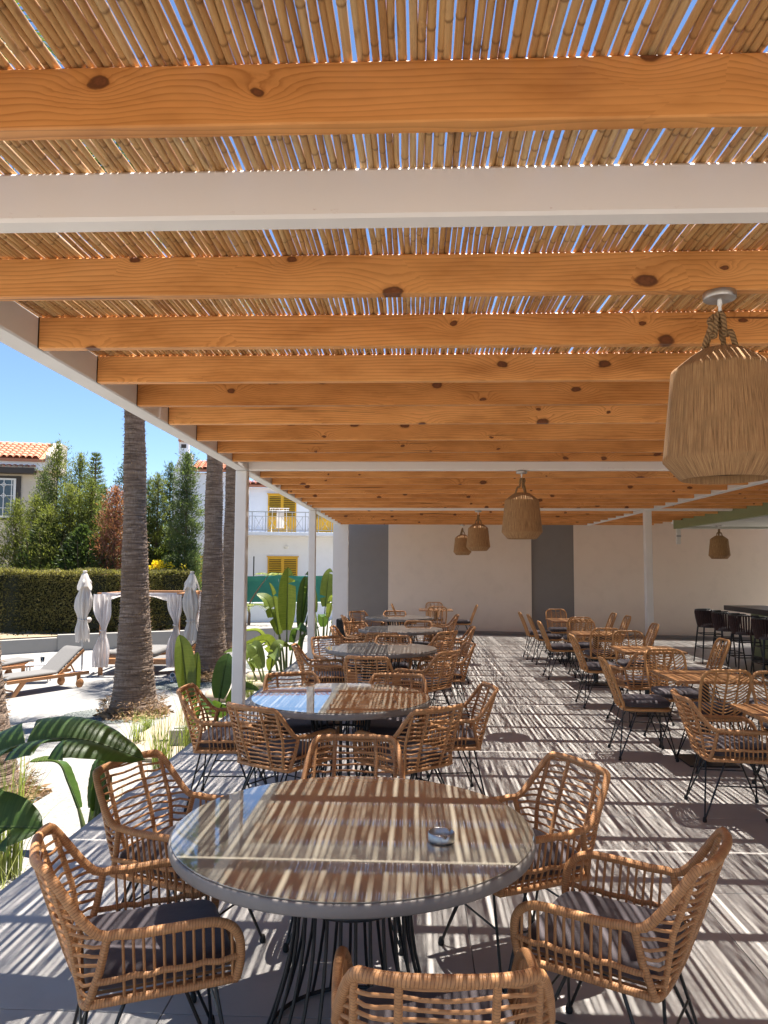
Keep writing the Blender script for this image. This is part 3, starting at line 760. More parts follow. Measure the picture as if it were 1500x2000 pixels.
# ---------------------------------------------------------------- rattan side chair
def side_y(z): return -.185 - .16 * ((z - .44) / .42) ** 1.1 if z > .44 else -.185
def side_hw(z):
    w = .178 + .022 * min(1, (z - .43) / .25); k = .765; r = .09
    if z > k:
        t = min(1, (z - k) / r); w -= r * (1 - math.sqrt(max(0, 1 - t * t)))
    return w
def sidechair_meshes():
    out = []; L = []
    for z in list(np.linspace(.425, .765, 6)) + [.79, .81, .828, .842, .85, .8535, .855]: L.append((-side_hw(z), side_y(z), z))
    path = L + [(x, side_y(.855), .855) for x in (-.05, 0, .05)] + [(-x, y, z) for x, y, z in L[::-1]]
    m = MB(); m.tube(path, .0135, 8); out.append(('back_frame', m.mesh('back_frame', 'rattan_pale'), []))
    for x in (-.095, 0, .095):
        m = MB(); m.tube([(x, side_y(z) - .02 * (1 - (x / .2) ** 2), z) for z in np.linspace(.43, .848, 6)], .0085, 7); out.append(('back_stave', m.mesh('back_stave', 'rattan_pale'), []))
    m = MB(); zc = .435
    while zc < .80:
        pts = []
        for x in np.linspace(-.2, .2, 19):
            z = zc + .105 * (abs(x) / .19) ** 1.5
            if z < .848 and abs(x) <= side_hw(z) + .002: pts.append((x, side_y(z) - .02 * (1 - (x / .2) ** 2), z))
        if len(pts) > 3: m.tube(pts, .0050, 5)
        zc += .0285
    out.append(('woven_back', m.mesh('woven_back', 'rattan_pale'), 'stuff'))
    ring = []; r = .07; hx, hy = .20, .205
    for sx, sy, a0 in ((1, 1, 0), (-1, 1, 90), (-1, -1, 180), (1, -1, 270)):
        for k in range(5):
            a = R(a0 + k * 22.5); ring.append((sx * (hx - r) + r * math.cos(a), sy * (hy - r) + r * math.sin(a) + .015, .432))
    m = MB(); m.tube(ring, .0135, 8, closed=True); out.append(('seat_frame', m.mesh('seat_frame', 'rattan_pale'), []))
    m = MB(); [m.bar((x, -.18, .434), (x, .215, .434), .006, 5) for x in np.linspace(-.16, .16, 9)]
    out.append(('seat_weave', m.mesh('seat_weave', 'rattan_pale'), 'stuff'))
    m = MB(); m.superell((0, .018, .482), .205, .208, .038, .42, .34, 32, 12)
    tie = MB(); tie.tube([(-.17, -.17, .47), (-.19, -.195, .45), (-.186, -.2, .39), (-.192, -.198, .36)], .003, 5); tie.tube([(.17, -.17, .47), (.19, -.195, .45), (.188, -.2, .40)], .003, 5)
    out.append(('seat_cushion', m.mesh('seat_cushion', 'cushion'), [('tie', tie.mesh('tie', 'cushion'))]))
    out += leg_meshes(.417, .175, .175, .235, .245, False)
    return out
SCC = sidechair_meshes()

AG = 'rattan armchairs round the circular tables'
for x, y, h, fine, lab in [
    (-.866, 2.555, 24, 1, 'rattan armchair at the lower left beside the front table, seen side on, dark cushion bare'),
    (-1.0, 3.355, -20, 1, 'rattan armchair behind the broad banana leaf, far left of the front table'),
    (.665, 2.69, 149, 1, 'rattan armchair at the right of the front table, side on with dappled dark cushion'),
    (.45, 3.41, 206, 1, 'rattan armchair tucked behind the right rim of the front table'),
    (.06, 2.06, 92, 1, 'rattan armchair closest to the viewer, back turned and cut by the bottom edge'),
    (-.31, 3.68, -90, 1, 'rattan armchair facing us across the front table, only its backrest showing'),
    (-1.34, 5.54, 3, 0, 'rattan armchair beside the first white post and the grass tufts, left of the second table'),
    (-.875, 5.13, 58, 0, 'rattan armchair with its back to us at the near left of the second table'),
    (-.06, 5.13, 130, 0, 'rattan armchair with its slanted back to us at the near right of the second table'),
    (.23, 5.72, 188, 0, 'rattan armchair on the aisle side of the second table, facing left'),
    (-.90, 6.05, -65, 0, 'rattan armchair behind the sky reflection on the second table'),
    (-.17, 6.02, -95, 0, 'rattan armchair facing us behind the far rim of the second table'),
    (-1.03, 8.65, 8, 0, 'rattan armchair left of the third table, near the tall banana plant'),
    (-.44, 7.91, 82, 0, 'rattan armchair squarely back to us before the third table'),
    (.1, 8.33, 145, 0, 'rattan armchair, back slanted to us, right front of the third table'),
    (.32, 8.97, 190, 0, 'rattan armchair on the aisle side of the third table'),
    (-.95, 9.42, -55, 0, 'rattan armchair behind the third table beside the second white post'),
    (-.3, 9.6, -92, 0, 'rattan armchair facing us over the far rim of the third table'),
    (-.9, 11.34, 0, 0, 'rattan armchair left of the fourth table in front of the black loudspeaker'),
    (-.42, 10.66, 85, 0, 'rattan armchair back to us just before the fourth table'),
    (.21, 10.87, 140, 0, 'rattan armchair at the near right of the fourth table'),
    (.53, 11.5, 180, 0, 'rattan armchair on the aisle side of the fourth table'),
    (-.79, 12.15, -50, 0, 'rattan armchair behind the left rim of the fourth table, right of the loudspeaker'),
    (.02, 12.35, -95, 0, 'rattan armchair facing us behind the right rim of the fourth table'),
    (-1.0, 14.0, 12, 0, 'rattan armchair left of the farthest round table'),
    (-.95, 15.1, -45, 0, 'rattan armchair at the far left of the farthest round table, against the grey bay'),
    (-.42, 15.25, -90, 0, 'rattan armchair facing us behind the farthest round table'),
    (.45, 14.4, 180, 0, 'rattan armchair at the right of the farthest round table, facing left'),
    (2.2, 5.5, -6, 1, 'rattan armchair at the left of the nearest square table, standing alone in the aisle'),
    (2.47, 8.6, 104, 0, 'rattan armchair among the slim chairs, before the third square table')]:
    instance(ACF if fine else ACC, 'rattan_armchair', lab, 'armchair', x, y, h, AG if x < 2 else 'armchairs among the square tables')

SG = 'slim rattan chairs at the square tables'
for x, y, h, lab in [
    (2.06, 7.12, -3, 'slim rattan chair left of the second square table, its dark striped cushion in full view'),
    (2.55, 7.65, -90, 'slim rattan chair facing us across the second square table with bulging dark cushion'),
    (2.55, 6.72, 90, 'slim rattan chair with tall fan-woven back to us, before the second square table'),
    (3.2, 7.0, 180, 'slim rattan chair at the right of the second square table, cut by the picture edge'),
    (2.9, 5.98, -90, 'slim rattan chair facing us across the nearest square table'),
    (2.28, 9.6, 0, 'slim rattan chair left of the third square table, facing right'),
    (3.3, 9.2, 180, 'slim rattan chair standing out alone right of the third square table, facing left'),
    (2.82, 9.95, -90, 'slim rattan chair facing us across the third square table'),
    (2.64, 11.05, 90, 'slim rattan chair with its broad back to us before the fourth square table'),
    (2.26, 11.95, 0, 'slim rattan chair left of the fourth square table, facing right'),
    (3.28, 11.7, 180, 'slim rattan chair right of the fourth square table, in front of the inner white post'),
    (2.7, 12.2, -90, 'slim rattan chair facing us across the fourth square table'),
    (2.85, 15.3, -90, 'slim rattan chair facing us at the right row, against the grey bay'),
    (2.8, 13.45, 90, 'slim rattan chair, back to us, before the last square table of the right row'),
    (2.35, 13.7, 0, 'nearer of two slim rattan chairs left of the right row\'s last table'),
    (2.3, 14.45, 0, 'farther of two slim rattan chairs left of the right row\'s last table'),
    (3.4, 13.6, 180, 'nearer of two slim rattan chairs right of the right row\'s last table'),
    (3.36, 14.4, 180, 'farther of two slim rattan chairs right of the right row\'s last table'),
    (.47, 16.7, 90, 'slim rattan chair, back to us, at the lone square table by the far wall'),
    (.45, 18.05, -90, 'slim rattan chair facing us at the lone square table by the far wall'),
    (-.2, 17.4, 0, 'slim rattan chair seen edge on left of the lone square table by the far wall'),
    (1.05, 17.3, 180, 'slim rattan chair seen edge on right of the lone square table by the far wall')]:
    instance(SCC, 'rattan_side_chair', lab, 'chair', x, y, h, SG)

# ---------------------------------------------------------------- round tables on wire cages
TR = .651; TZ = .745
def cage(k):   # point profile of a wire
    return [(.235, TZ - .052), (.215, .60), (.205, .48), (.225, .30), (.275, .12), (.315, .012)]
def round_table(x, y, lab, glass, fine):
    t = thing('round_table', lab, 'table', (x, y, 0), 0, 'round tables down the left side of the deck')
    m = MB(); m.lathe([(0, TZ - .05), (TR - .02, TZ - .05), (TR - .003, TZ - .045), (TR, TZ - .038), (TR, TZ - .010), (TR - .003, TZ - .006), (TR - .008, TZ - .0055), (0, TZ - .0055)], 96); m.build('tabletop', 'table_rim', t)
    m = MB(); m.lathe([(0, TZ - .005), (TR - .009, TZ - .005), (TR - .007, TZ - .003), (TR - .007, TZ - .0012), (TR - .0085, TZ), (0, TZ)], 96, smooth=False); m.build('glass_sheet', glass, t)
    n = 26; joined = MB()
    for i in range(n):
        a = 2 * math.pi * i / n; m = MB() if fine else joined
        m.tube(spline([(r * math.cos(a), r * math.sin(a), z) for r, z in cage(0)], 2), .0062, 6)
        if fine: m.build('base_rod', 'black_metal', t)
    if not fine: joined.build('base_rods', 'black_metal', t, kind='stuff')
    for r, z in ((.235, TZ - .058), (.206, .50), (.315, .010)):
        m = MB(); m.tube([(r * math.cos(2 * math.pi * i / 40), r * math.sin(2 * math.pi * i / 40), z) for i in range(40)], .0085, 6, closed=True); m.build('base_ring', 'black_metal', t)
    m = MB(); m.lathe([(0, TZ - .06), (.22, TZ - .06), (.22, TZ - .051), (0, TZ - .051)], 24); m.build('mounting_plate', 'black_metal', t)
round_table(-.223, 2.835, 'round glass topped table closest to us with a steel ashtray on it', 'table_glass', True)
round_table(-.54, 5.58, 'second round glass topped table, mirroring blue sky at its left', 'table_glass', False)
round_table(-.40, 8.96, 'third round table from the front, grey top dappled with light', 'table_grey_glass', False)
round_table(-.23, 11.8, 'fourth round table from the front, beyond the second white post', 'table_grey_glass', False)
round_table(-.31, 14.58, 'fifth and farthest round table, before the grey bay of the far wall', 'table_grey_glass', False)

def ashtray(x, y, z, lab, s=1.0):
    t = thing('ashtray', lab, 'ashtray', (x, y, z), .5, 'steel ashtrays')
    N = 48; prof = [(.040, .0), (.044, .002), (.0455, .010), (.0455, .040), (.0435, .0415), (.0420, .040), (.0415, .012), (.0405, .008), (0, .007)]
    rows = []
    for r, zz in prof:
        row = []
        for j in range(N + 1):
            a = 2 * math.pi * j / N; d = min(abs(((a - b + math.pi) % (2 * math.pi)) - math.pi) for b in (.3, 2.4, 4.5))
            z2 = zz - (.014 * (1 - smoothstep(.07, .13, d)) if zz > .03 else 0); row.append((r * math.cos(a) * s, r * math.sin(a) * s, z2 * s * .80))
        rows.append(row)
    m = MB(); m.grid(rows); b = m.build('bowl', 'steel', t)
    m = MB(); m.lathe([(0, .0072), (.030, .0072), (.036, .0066)], 24); m.build('ash', 'ash_grey', t)
ashtray(.09, 2.68, TZ + .0005, 'small round steel ashtray on the front glass table')
ashtray(2.62, 5.22, .746, 'steel ashtray on the nearest square wooden table')
# ---------------------------------------------------------------- square bistro tables
def square_table(x0, y0, w, d, lab, group='square wooden tables down the right side'):
    t = thing('square_table', lab, 'table', (x0 + w / 2, y0 + d / 2, 0), 0, group)
    n = 8; pw = d / n
    for i in range(n):
        m = MB(); m.box(-w / 2, w / 2, -pw / 2 + .0008, pw / 2 - .0008, -.012, .012, .0015); m.build('board', 'table_wood', t, loc=(0, -d / 2 + pw * (i + .5), .733))
    m = MB(); m.lathe([(.035, .03), (.035, .72)], 16); m.build('pedestal', 'black_metal', t)
    m = MB(); m.box(-.21, .21, -.21, .21, 0, .014, .004); m.build('base_plate', 'black_metal', t)
    m = MB(); m.box(-.22, .22, -.03, .03, .705, .7205, .003); m.box(-.03, .03, -.22, -.0305, .705, .7205, .003); m.box(-.03, .03, .0305, .22, .705, .7205, .003); m.build('top_bracket', 'black_metal', t)
square_table(2.20, 4.76, .72, .72, 'nearest square wooden table, cut by the right picture edge')
square_table(2.20, 6.55, .70, .70, 'second square wooden table from the front with the tall fan-backed chair before it')
square_table(2.37, 8.77, .70, .70, 'third square wooden table from the front, left of the lone chair facing left')
square_table(2.29, 11.0, .70, .70, 'fourth square wooden table, left of the inner white post')
square_table(2.45, 13.75, .72, .78, 'last square wooden table of the right row, before the grey bay')
square_table(.08, 16.98, .76, .72, 'lone square wooden table close to the far beige wall', 'square wooden table by the far wall')

# ---------------------------------------------------------------- bar stools
def stool_parts():
    out = []
    rows = []
    m = MB()
    for k in range(26):   # thick ropes strung round the bucket back
        u = -1.25 + 2.5 * k / 25; a = u * math.pi / 2
        def P(z, s): r = (.215 + .035 * (z - .66) / .3) * s; return (r * math.sin(a), .02 - r * math.cos(a), z)
        m.tube([P(.64, .93), P(.70, 1.0), P(.80, 1.04), P(.905, 1.05), P(.945, 1.0)], .0135, 6)
    out.append(('rope_back', m.mesh('rope_back', 'stool_rope'), 'stuff'))
    m = MB(); m.tube([((.25) * math.sin(a), .02 - .25 * math.cos(a), .945) for a in np.linspace(-1.95, 1.95, 25)], .013, 7); out.append(('top_rail', m.mesh('top_rail', 'black_metal'), []))
    m = MB(); m.superell((0, .02, .665), .205, .205, .035, .4, .5, 28, 10); out.append(('seat_cushion', m.mesh('seat_cushion', 'cushion'), []))
    for sx in (-1, 1):
        for sy in (-1, 1):
            m = MB(); m.tube([(sx * .15, sy * .15, .64), (sx * .215, sy * .215, .0)], [.016, .011], 8); out.append(('leg', m.mesh('leg', 'black_metal'), []))
    m = MB(); q = .187
    for a, b in (((-q, -q), (q, -q)), ((q, -q), (q, q)), ((q, q), (-q, q)), ((-q, q), (-q, -q))): m.bar((*a, .28), (*b, .28), .009, 6)
    out.append(('foot_rest', m.mesh('foot_rest', 'black_metal'), [])); m = MB(); q = .165
    for a, b in (((-q, -q), (q, -q)), ((q, -q), (q, q)), ((q, q), (-q, q)), ((-q, q), (-q, -q))): m.bar((*a, .52), (*b, .52), .008, 6)
    out.append(('upper_rung', m.mesh('upper_rung', 'black_metal'), [])); return out
SP = stool_parts()
for x, y, lab in ((5.33, 14.1, 'bar stool farthest along the counter, beyond its corner'), (5.33, 13.3, 'bar stool second from the far end of the counter'),
                  (5.33, 12.6, 'bar stool third from the far end of the counter'), (5.33, 11.75, 'bar stool at the picture edge below the paper napkins')):
    instance(SP, 'bar_stool', 'dark rope backed ' + lab, 'bar stool', x, y, 0, 'dark bar stools along the counter')

# ---------------------------------------------------------------- jute pendants
PPROF = [(.150, .030), (.148, .0), (.152, -.002), (.160, .003), (.207, .058), (.2165, .069), (.2175, .076), (.2155, .088), (.203, .20), (.190, .32), (.1825, .402), (.1795, .414), (.172, .421), (.120, .462), (.078, .489), (.070, .492), (.055, .492)]
PIN = [(.055, .488), (.105, .462), (.168, .41), (.195, .20), (.208, .078), (.156, .012), (.150, .030)]
def pendant(x, y, ztop, drop, lab, rz=0.0, lowcap=True):
    t = thing('pendant_lamp', lab, 'pendant lamp', (x, y, ztop), rz, 'jute pendant lamps')
    zb = -drop - .492
    m = MB(); m.lathe([(0, 0), (.058, 0), (.060, -.004), (.060, -.024), (.057, -.028), (0, -.029)], 32); cp = m.build('ceiling_cup', 'steel', t)
    m = MB(); m.lathe([(.008, -.029), (.009, -.05), (.006, -.052), (.006, -.085)], 12); m.build('cord_grip', 'white_plastic', cp)
    N = 72; rows = []; uvs = []
    def ring(prof):
        rows = []; uvs = []; L = 0
        for i, (r, z) in enumerate(prof):
            if i: L += math.hypot(r - prof[i - 1][0], z - prof[i - 1][1])
            rows.append([(r * math.cos(2 * math.pi * j / N), r * math.sin(2 * math.pi * j / N), zb + z) for j in range(N + 1)]); uvs.append([(j / N * 1.3, L) for j in range(N + 1)])
        return rows, uvs
    m = MB(); r_, u_ = ring(PPROF); m.grid(r_, u_); m.build('shade', 'jute', t)
    m = MB(); r_, u_ = ring(PIN); m.grid([q[::-1] for q in r_], [q[::-1] for q in u_]); m.build('shaded_inside', 'dark_brown', t)  # inner face of the jute, its shade put in as dark brown
    for k in range(3):
        a = 2.1 * k + .5; c, s = math.cos(a), math.sin(a)
        m = MB(); m.tube(spline([(.066 * c, .066 * s, -drop - .004), (.045 * c, .045 * s, -drop + .06), (.022 * c, .022 * s, -.17), (.014 * c, .014 * s, -.10), (.004 * c, .004 * s, -.078)], 4), .0100, 8); m.build('rope', 'rope', t)
    m = MB(); m.tube(spline([(.02, -.012, -.085), (.036, .0, -.105), (.030, .01, -.13), (.05, .015, -.20), (.052, .01, -.255)], 4), .0125, 8); m.build('rope_tail', 'rope', t)
    m = MB(); m.lathe([(0, .07), (.018, .062), (.03, .03), (.022, .0), (.018, -.01), (0, -.012)], 16, (0, 0, zb + .30)); m.build('bulb', 'white_plastic', t)
pendant(1.152, 2.862, PB, .222, 'largest jute pendant lamp, hanging close at the upper right', 2.6)
pendant(1.14, 8.175, PB, .24, 'jute pendant lamp hanging from the white crossbeam at mid distance', .4)
pendant(1.14, 13.86, PB, .24, 'smaller jute pendant lamp on the far crossbeam, overlapping the last one', 1.1)
pendant(1.13, 18.375, PB, .24, 'smallest jute pendant lamp of the left row, last before the far wall', 1.9)
pendant(6.45, 16.4, 2.6195, .22, 'jute pendant lamp hanging alone under the green bar canopy', .9)

# ---------------------------------------------------------------- loudspeaker
sp = thing('loudspeaker', 'black loudspeaker standing against the white pier at the far left', 'speaker', (-1.45, 15.9, 0), R(-12))
m = MB(); m.box(-.17, .17, -.15, .15, 0, .62, .02); m.build('cabinet', 'speaker_black', sp)
m = MB(); m.lathe([(.13, -.02), (.12, .0), (.10, -.012), (.04, -.03), (0, -.022)], 28); c_ = m.build('woofer', 'rubber', sp, loc=(0, -.168, .22)); c_.rotation_euler = (R(90), 0, 0)
m = MB(); m.box(-.11, .11, -.006, .006, -.06, .06, .01); m.build('horn', 'rubber', sp, loc=(0, -.155, .49))
# ---------------------------------------------------------------- garden: low walls, hedge, trees
def wall_run(name, lab, a, b, z0, z1, th, mat, cat='wall', cop=None):
    a = Vector((*a, 0)); b = Vector((*b, 0)); d = b - a; L = d.length
    t = thing(name, lab, cat, (a.x, a.y, 0), math.atan2(d.y, d.x))
    n = max(1, round(L / 3.2))
    for i in range(n):
        m = MB(); m.box(i * L / n + (.002 if i else 0), (i + 1) * L / n - .002, 0, th, z0, z1, .01); m.build('wall_panel', mat, t)
    return t
wall_run('retaining_wall', 'lower stretch of pale concrete retaining wall at the far left below the hedge', (-16, 18.8), (-11.05, 23.25), GZ - .05, -.53, .22, 'concrete_wall')
wall_run('retaining_wall', 'higher stretch of pale concrete retaining wall along the foot of the hedge', (-11.04, 23.2), (-7.6, 25.2), GZ - .05, -.44, .22, 'concrete_wall')
wall_run('retaining_wall', 'pale concrete retaining wall in front of the raised bed below the green mesh fence', (-7.58, 25.2), (-2.3, 28.1), GZ - .05, -.44, .22, 'concrete_wall')
rb = MB(); rb.prism([(-7.7, 25.6), (-2.2, 28.4), (-2.2, 32.0), (-8.5, 30.2)], GZ, -.47); rb.build('raised_bed_soil', 'pale_bed', kind='structure')
bk = MB(); bk.prism([(-17, 18.3), (-11.2, 23.55), (-7.7, 25.55), (-8.6, 31), (-30, 31)], GZ, -.62); bk.build('hedge_bank', 'earth', kind='structure')
wall_run('boundary_wall', 'white boundary wall carrying the green mesh fence before the yellow shuttered house', (-7.9, 29.2), (-1.6, 30.6), GZ, .30, .2, 'house_white')
# green mesh fence on posts, slightly sagging cloth
gf = thing('mesh_fence', 'green shade cloth fence on top of the white boundary wall', 'fence', (-7.9, 29.15, .30), math.atan2(1.4, 6.3))
rows = []
for i in range(41):
    x = 6.45 * i / 40; rows.append([(x, -.03 + .03 * math.sin(x * 3.1) * (k / 6) + .015 * math.sin(x * 11 + k), .01 + k / 6 * (1.02 + .05 * x / 6.4 - .05 * abs(math.sin(x * 1.25)))) for k in range(7)])
m = MB(); m.grid(rows); m.build('cloth', 'green_mesh', gf)
rows = [[(p[-1][0], p[-1][1] - .05 - .03 * math.sin(p[-1][0] * 5), p[-1][2] + .03), (p[-1][0], p[-1][1] - .06, p[-1][2] - .06), (p[-1][0], p[-1][1] - .04 - .02 * math.sin(p[-1][0] * 7), p[-1][2] - .15 - .03 * math.sin(p[-1][0] * 4))] for p in rows]
m = MB(); m.grid(rows); m.build('folded_hem', 'green_mesh', gf)
for i in range(6):
    m = MB(); m.bar((6.4 * i / 5 + .02, .03, 0), (6.4 * i / 5 + .02, .03, 1.12), .025, 8); m.build('fence_post', 'grey_metal', gf)
wires = MB()
for i in range(44):
    x = i * .15; wires.bar((x, -.07, .02), (min(6.4, x + .95), -.07, .97), .004, 3); wires.bar((x, -.075, .97), (min(6.4, x + .95), -.075, .02), .004, 3)
wires.build('wire_mesh', 'green_mesh', gf, kind='stuff')
for x, y, zt, lab in ((-7.0, 29.0, 1.55, 'slim brown pole beside the first white post, leaning a little'), (-6.35, 29.6, 2.1, 'slim brown pole left of the lower yellow shutters')):
    t = thing('garden_pole', lab, 'pole', (x, y, GZ)); m = MB(); m.bar((0, 0, 0), (.12 if zt < 2 else 0, 0, zt - GZ), .025, 8); m.build('shaft', 'dark_brown', t)

def hedge(name, lab, a, b, th, z0, z1, n):
    a = Vector((*a, 0)); b = Vector((*b, 0)); d = b - a; L = d.length
    t = thing(name, lab, 'hedge', (a.x, a.y, 0), math.atan2(d.y, d.x))
    m = MB(); rows = []
    m.box(.06, L - .06, .10, th - .08, z0 + .12, z1 - .12); m.build('inner_twigs', 'hedge_core', t)
    P = []; D = []
    for _ in range(n):
        r = random.random(); u = random.random() * L; wob = .05 * math.sin(u * 2.3) + .04 * math.sin(u * 5.1 + 1)
        if r < .62:
            z = z0 + (z1 - z0) * random.random() ** .9; low = .16 * max(0, 1 - (z - z0) / .35) * random.random()
            P.append((u, .03 + low + wob + abs(random.gauss(0, .05)), z)); D.append((random.gauss(0, .5), -1 + random.gauss(0, .35), .35 + random.gauss(0, .5)))
        elif r < .92: P.append((u, random.random() * th, z1 - .04 + wob * .6 + random.gauss(0, .03))); D.append((random.gauss(0, .6), random.gauss(0, .6), 1))
        else: P.append((L - abs(random.gauss(0, .05)), random.random() * th, z0 + (z1 - z0) * random.random())); D.append((1, random.gauss(0, .5), .3))
    N = len(P); P = np.array(P)
    patch = .5 + .5 * np.sin(P[:, 0] * 1.7 + P[:, 2] * 3.1) * np.sin(P[:, 0] * .9 - P[:, 2] * 2.2 + 1)
    cloud('foliage', 'leaf_hedge', P, D, NPR.uniform(.06, .13, N), NPR.uniform(.03, .06, N), t, tint=np.clip(patch * .5 + NPR.rand(N) * .6, 0, 1))
hedge('clipped_hedge', 'long clipped cypress hedge behind the pool terrace', (-17.2, 18.9), (-7.9, 26.6), 1.15, -.46, 1.50, 42000)

def conifer(name, lab, px, d, ytop, width, mat, zbase=-.7, n=5200, dens=1.0, lean=0.0, low=.12, grp='conifers growing behind the clipped hedge', spray=1.0):
    x = (px - 812) / 1480 * d; zt = CAM_Z + (1109 - ytop) / 1480 * d; H = zt - zbase; Wd = width / 1480 * d / 2
    t = thing(name, lab, 'tree', (x, d, zbase), 0, grp)
    m = MB(); m.tube([(0, 0, 0), (lean * .3, 0, H * .35), (lean * .7, 0, H * .7), (lean, 0, H * .98)], [.07 + .012 * H, .06, .035, .008], 8)
    P = []; D = []; T = []
    nb = int(58 * dens)
    for b in range(nb):
        h = low + (1 - low) * (b + random.random()) / nb; az = b * 2.399 + random.uniform(-.5, .5)
        prof = (1 - h) ** .80 * (0.6 + .4 * min(1, (h - low + .12) / .22)) * 1.42; rr = Wd * prof * random.uniform(.5, 1.2) + .06
        base = Vector((lean * h, 0, H * h)); tip = base + Vector((math.cos(az) * rr, math.sin(az) * rr, rr * random.uniform(.25, .75)))
        if b % 2 == 0: m.tube([base, base.lerp(tip, .5) + Vector((0, 0, -.04)), tip], [.018, .012, .004], 5)
        k = int(2.0 * n / nb * (.35 + .95 * prof)); tb = random.random() ** 1.4 * .6
        for _ in range(k):
            s = random.random() ** .65; c = base.lerp(tip, s); sp = .05 + .30 * Wd * (1 - .6 * s) * .55 * spray
            q = c + Vector((random.gauss(0, sp), random.gauss(0, sp), random.gauss(0, sp * .8)))
            P.append(q); D.append((math.cos(az) * .7 + random.gauss(0, .55), math.sin(az) * .7 + random.gauss(0, .55), .75 + random.gauss(0, .4))); T.append(min(1, tb + random.random() * .45))
    top = int(n * .03)
    for _ in range(top):
        h = random.uniform(.9, 1.02); P.append(Vector((lean * h + random.gauss(0, .05), random.gauss(0, .05), H * h))); D.append((random.gauss(0, .4), random.gauss(0, .4), 1)); T.append(random.random())
    m.build('trunk', 'bark', t)
    N = len(P); P = np.array([tuple(p) for p in P]); cloud('crown', mat, P, D, NPR.uniform(.075, .18, N), NPR.uniform(.018, .036, N), t, tint=T, curl=.15)
    return t
conifer('conifer_tree', 'lime green young conifer at the far left edge below the window', 14, 26.8, 985, 100, 'leaf_lime', n=5200)
conifer('conifer_tree', 'green conifer filling the space below the tiled house window', 55, 28.2, 975, 90, 'leaf_lime', n=4600)
conifer('conifer_tree', 'tall olive conifer overlapping the right corner of the tiled house', 95, 27.5, 868, 100, 'leaf_cypress', n=6500, spray=1.2)
conifer('conifer_tree', 'tall pointed conifer directly left of the far araucaria', 141, 28.2, 893, 84, 'leaf_cypress', n=5600)
conifer('conifer_tree', 'bushy yellowish conifer in front of the tall pointed one', 122, 26.9, 955, 110, 'leaf_lime', n=5600, spray=1.3)
conifer('conifer_tree', 'bushy olive conifer left of the rust brown dead tree', 166, 27.1, 945, 100, 'leaf_cypress', n=5600, spray=1.3)
conifer('dead_conifer', 'rust brown dead conifer beside the big palm trunk', 214, 26.7, 958, 92, 'leaf_dead', n=4600, spray=1.1)
conifer('conifer_tree', 'dark conifer peeping out left of the big palm trunk', 236, 28.6, 908, 96, 'leaf_dark', n=5200)
conifer('conifer_tree', 'slender conifer just right of the big palm trunk', 300, 28.0, 932, 62, 'leaf_cypress', n=4600)
conifer('conifer_tree', 'thin dark conifer between two greener ones, before the white gable', 324, 28.6, 912, 52, 'leaf_dark', n=4200)
conifer('conifer_tree', 'full blue green conifer in front of the white gable', 358, 27.4, 892, 72, 'leaf_blue', n=8200, spray=1.25)
conifer('conifer_tree', 'olive conifer rising behind the window corner of the tiled house', 70, 29.0, 925, 84, 'leaf_dark', n=4200)
conifer('conifer_tree', 'grey green conifer filling the gap before the rust brown dead tree', 190, 28.4, 958, 92, 'leaf_blue', n=4800, spray=1.2)
conifer('conifer_tree', 'low lime conifer between the window and the tall olive conifer', 84, 26.5, 1000, 96, 'leaf_lime', n=4200, spray=1.2)
conifer('conifer_tree', 'dark conifer hidden mostly by the big palm trunk, right side', 282, 29.2, 945, 84, 'leaf_dark', n=4200)
for px, d, yt, w_, lab in ((75, 26.6, 1010, 150, 'low dark shrub behind the hedge below the tiled house'), (150, 26.3, 1030, 170, 'low dark shrub behind the hedge under the bushy conifers'), (262, 28.0, 1000, 150, 'low dark shrub behind the big palm trunk'), (340, 29.0, 1040, 130, 'low dark shrub at the foot of the white gable')):
    x = (px - 812) / 1480 * d; zt = CAM_Z + (1109 - yt) / 1480 * d; t = thing('shrub', lab, 'shrub', (x, d, -.62), 0, 'dark shrubs behind the hedge'); Wd = w_ / 1480 * d / 2; H = zt + .62; P = []; D = []
    m = MB()
    for k in range(9):
        a = k * 2.4; m.tube([(0, 0, 0), (Wd * .4 * math.cos(a), .3 * math.sin(a), H * .45), (Wd * .75 * math.cos(a), .6 * math.sin(a), H * .85)], [.03, .02, .006], 5)
    m.build('stems', 'bark', t)
    for _ in range(5200):
        a = random.uniform(0, 6.28); e_ = random.random() ** .5; zz = random.random(); r_ = e_ * (1 - zz ** 3) ; P.append((Wd * r_ * math.cos(a), .8 * r_ * math.sin(a), H * zz)); D.append((math.cos(a) + random.gauss(0, .5), math.sin(a) + random.gauss(0, .5), .6 + random.gauss(0, .5)))
    N = len(P); cloud('foliage', 'leaf_dark', P, D, NPR.uniform(.10, .2, N), NPR.uniform(.03, .06, N), t, tint=NPR.rand(N) * .7)
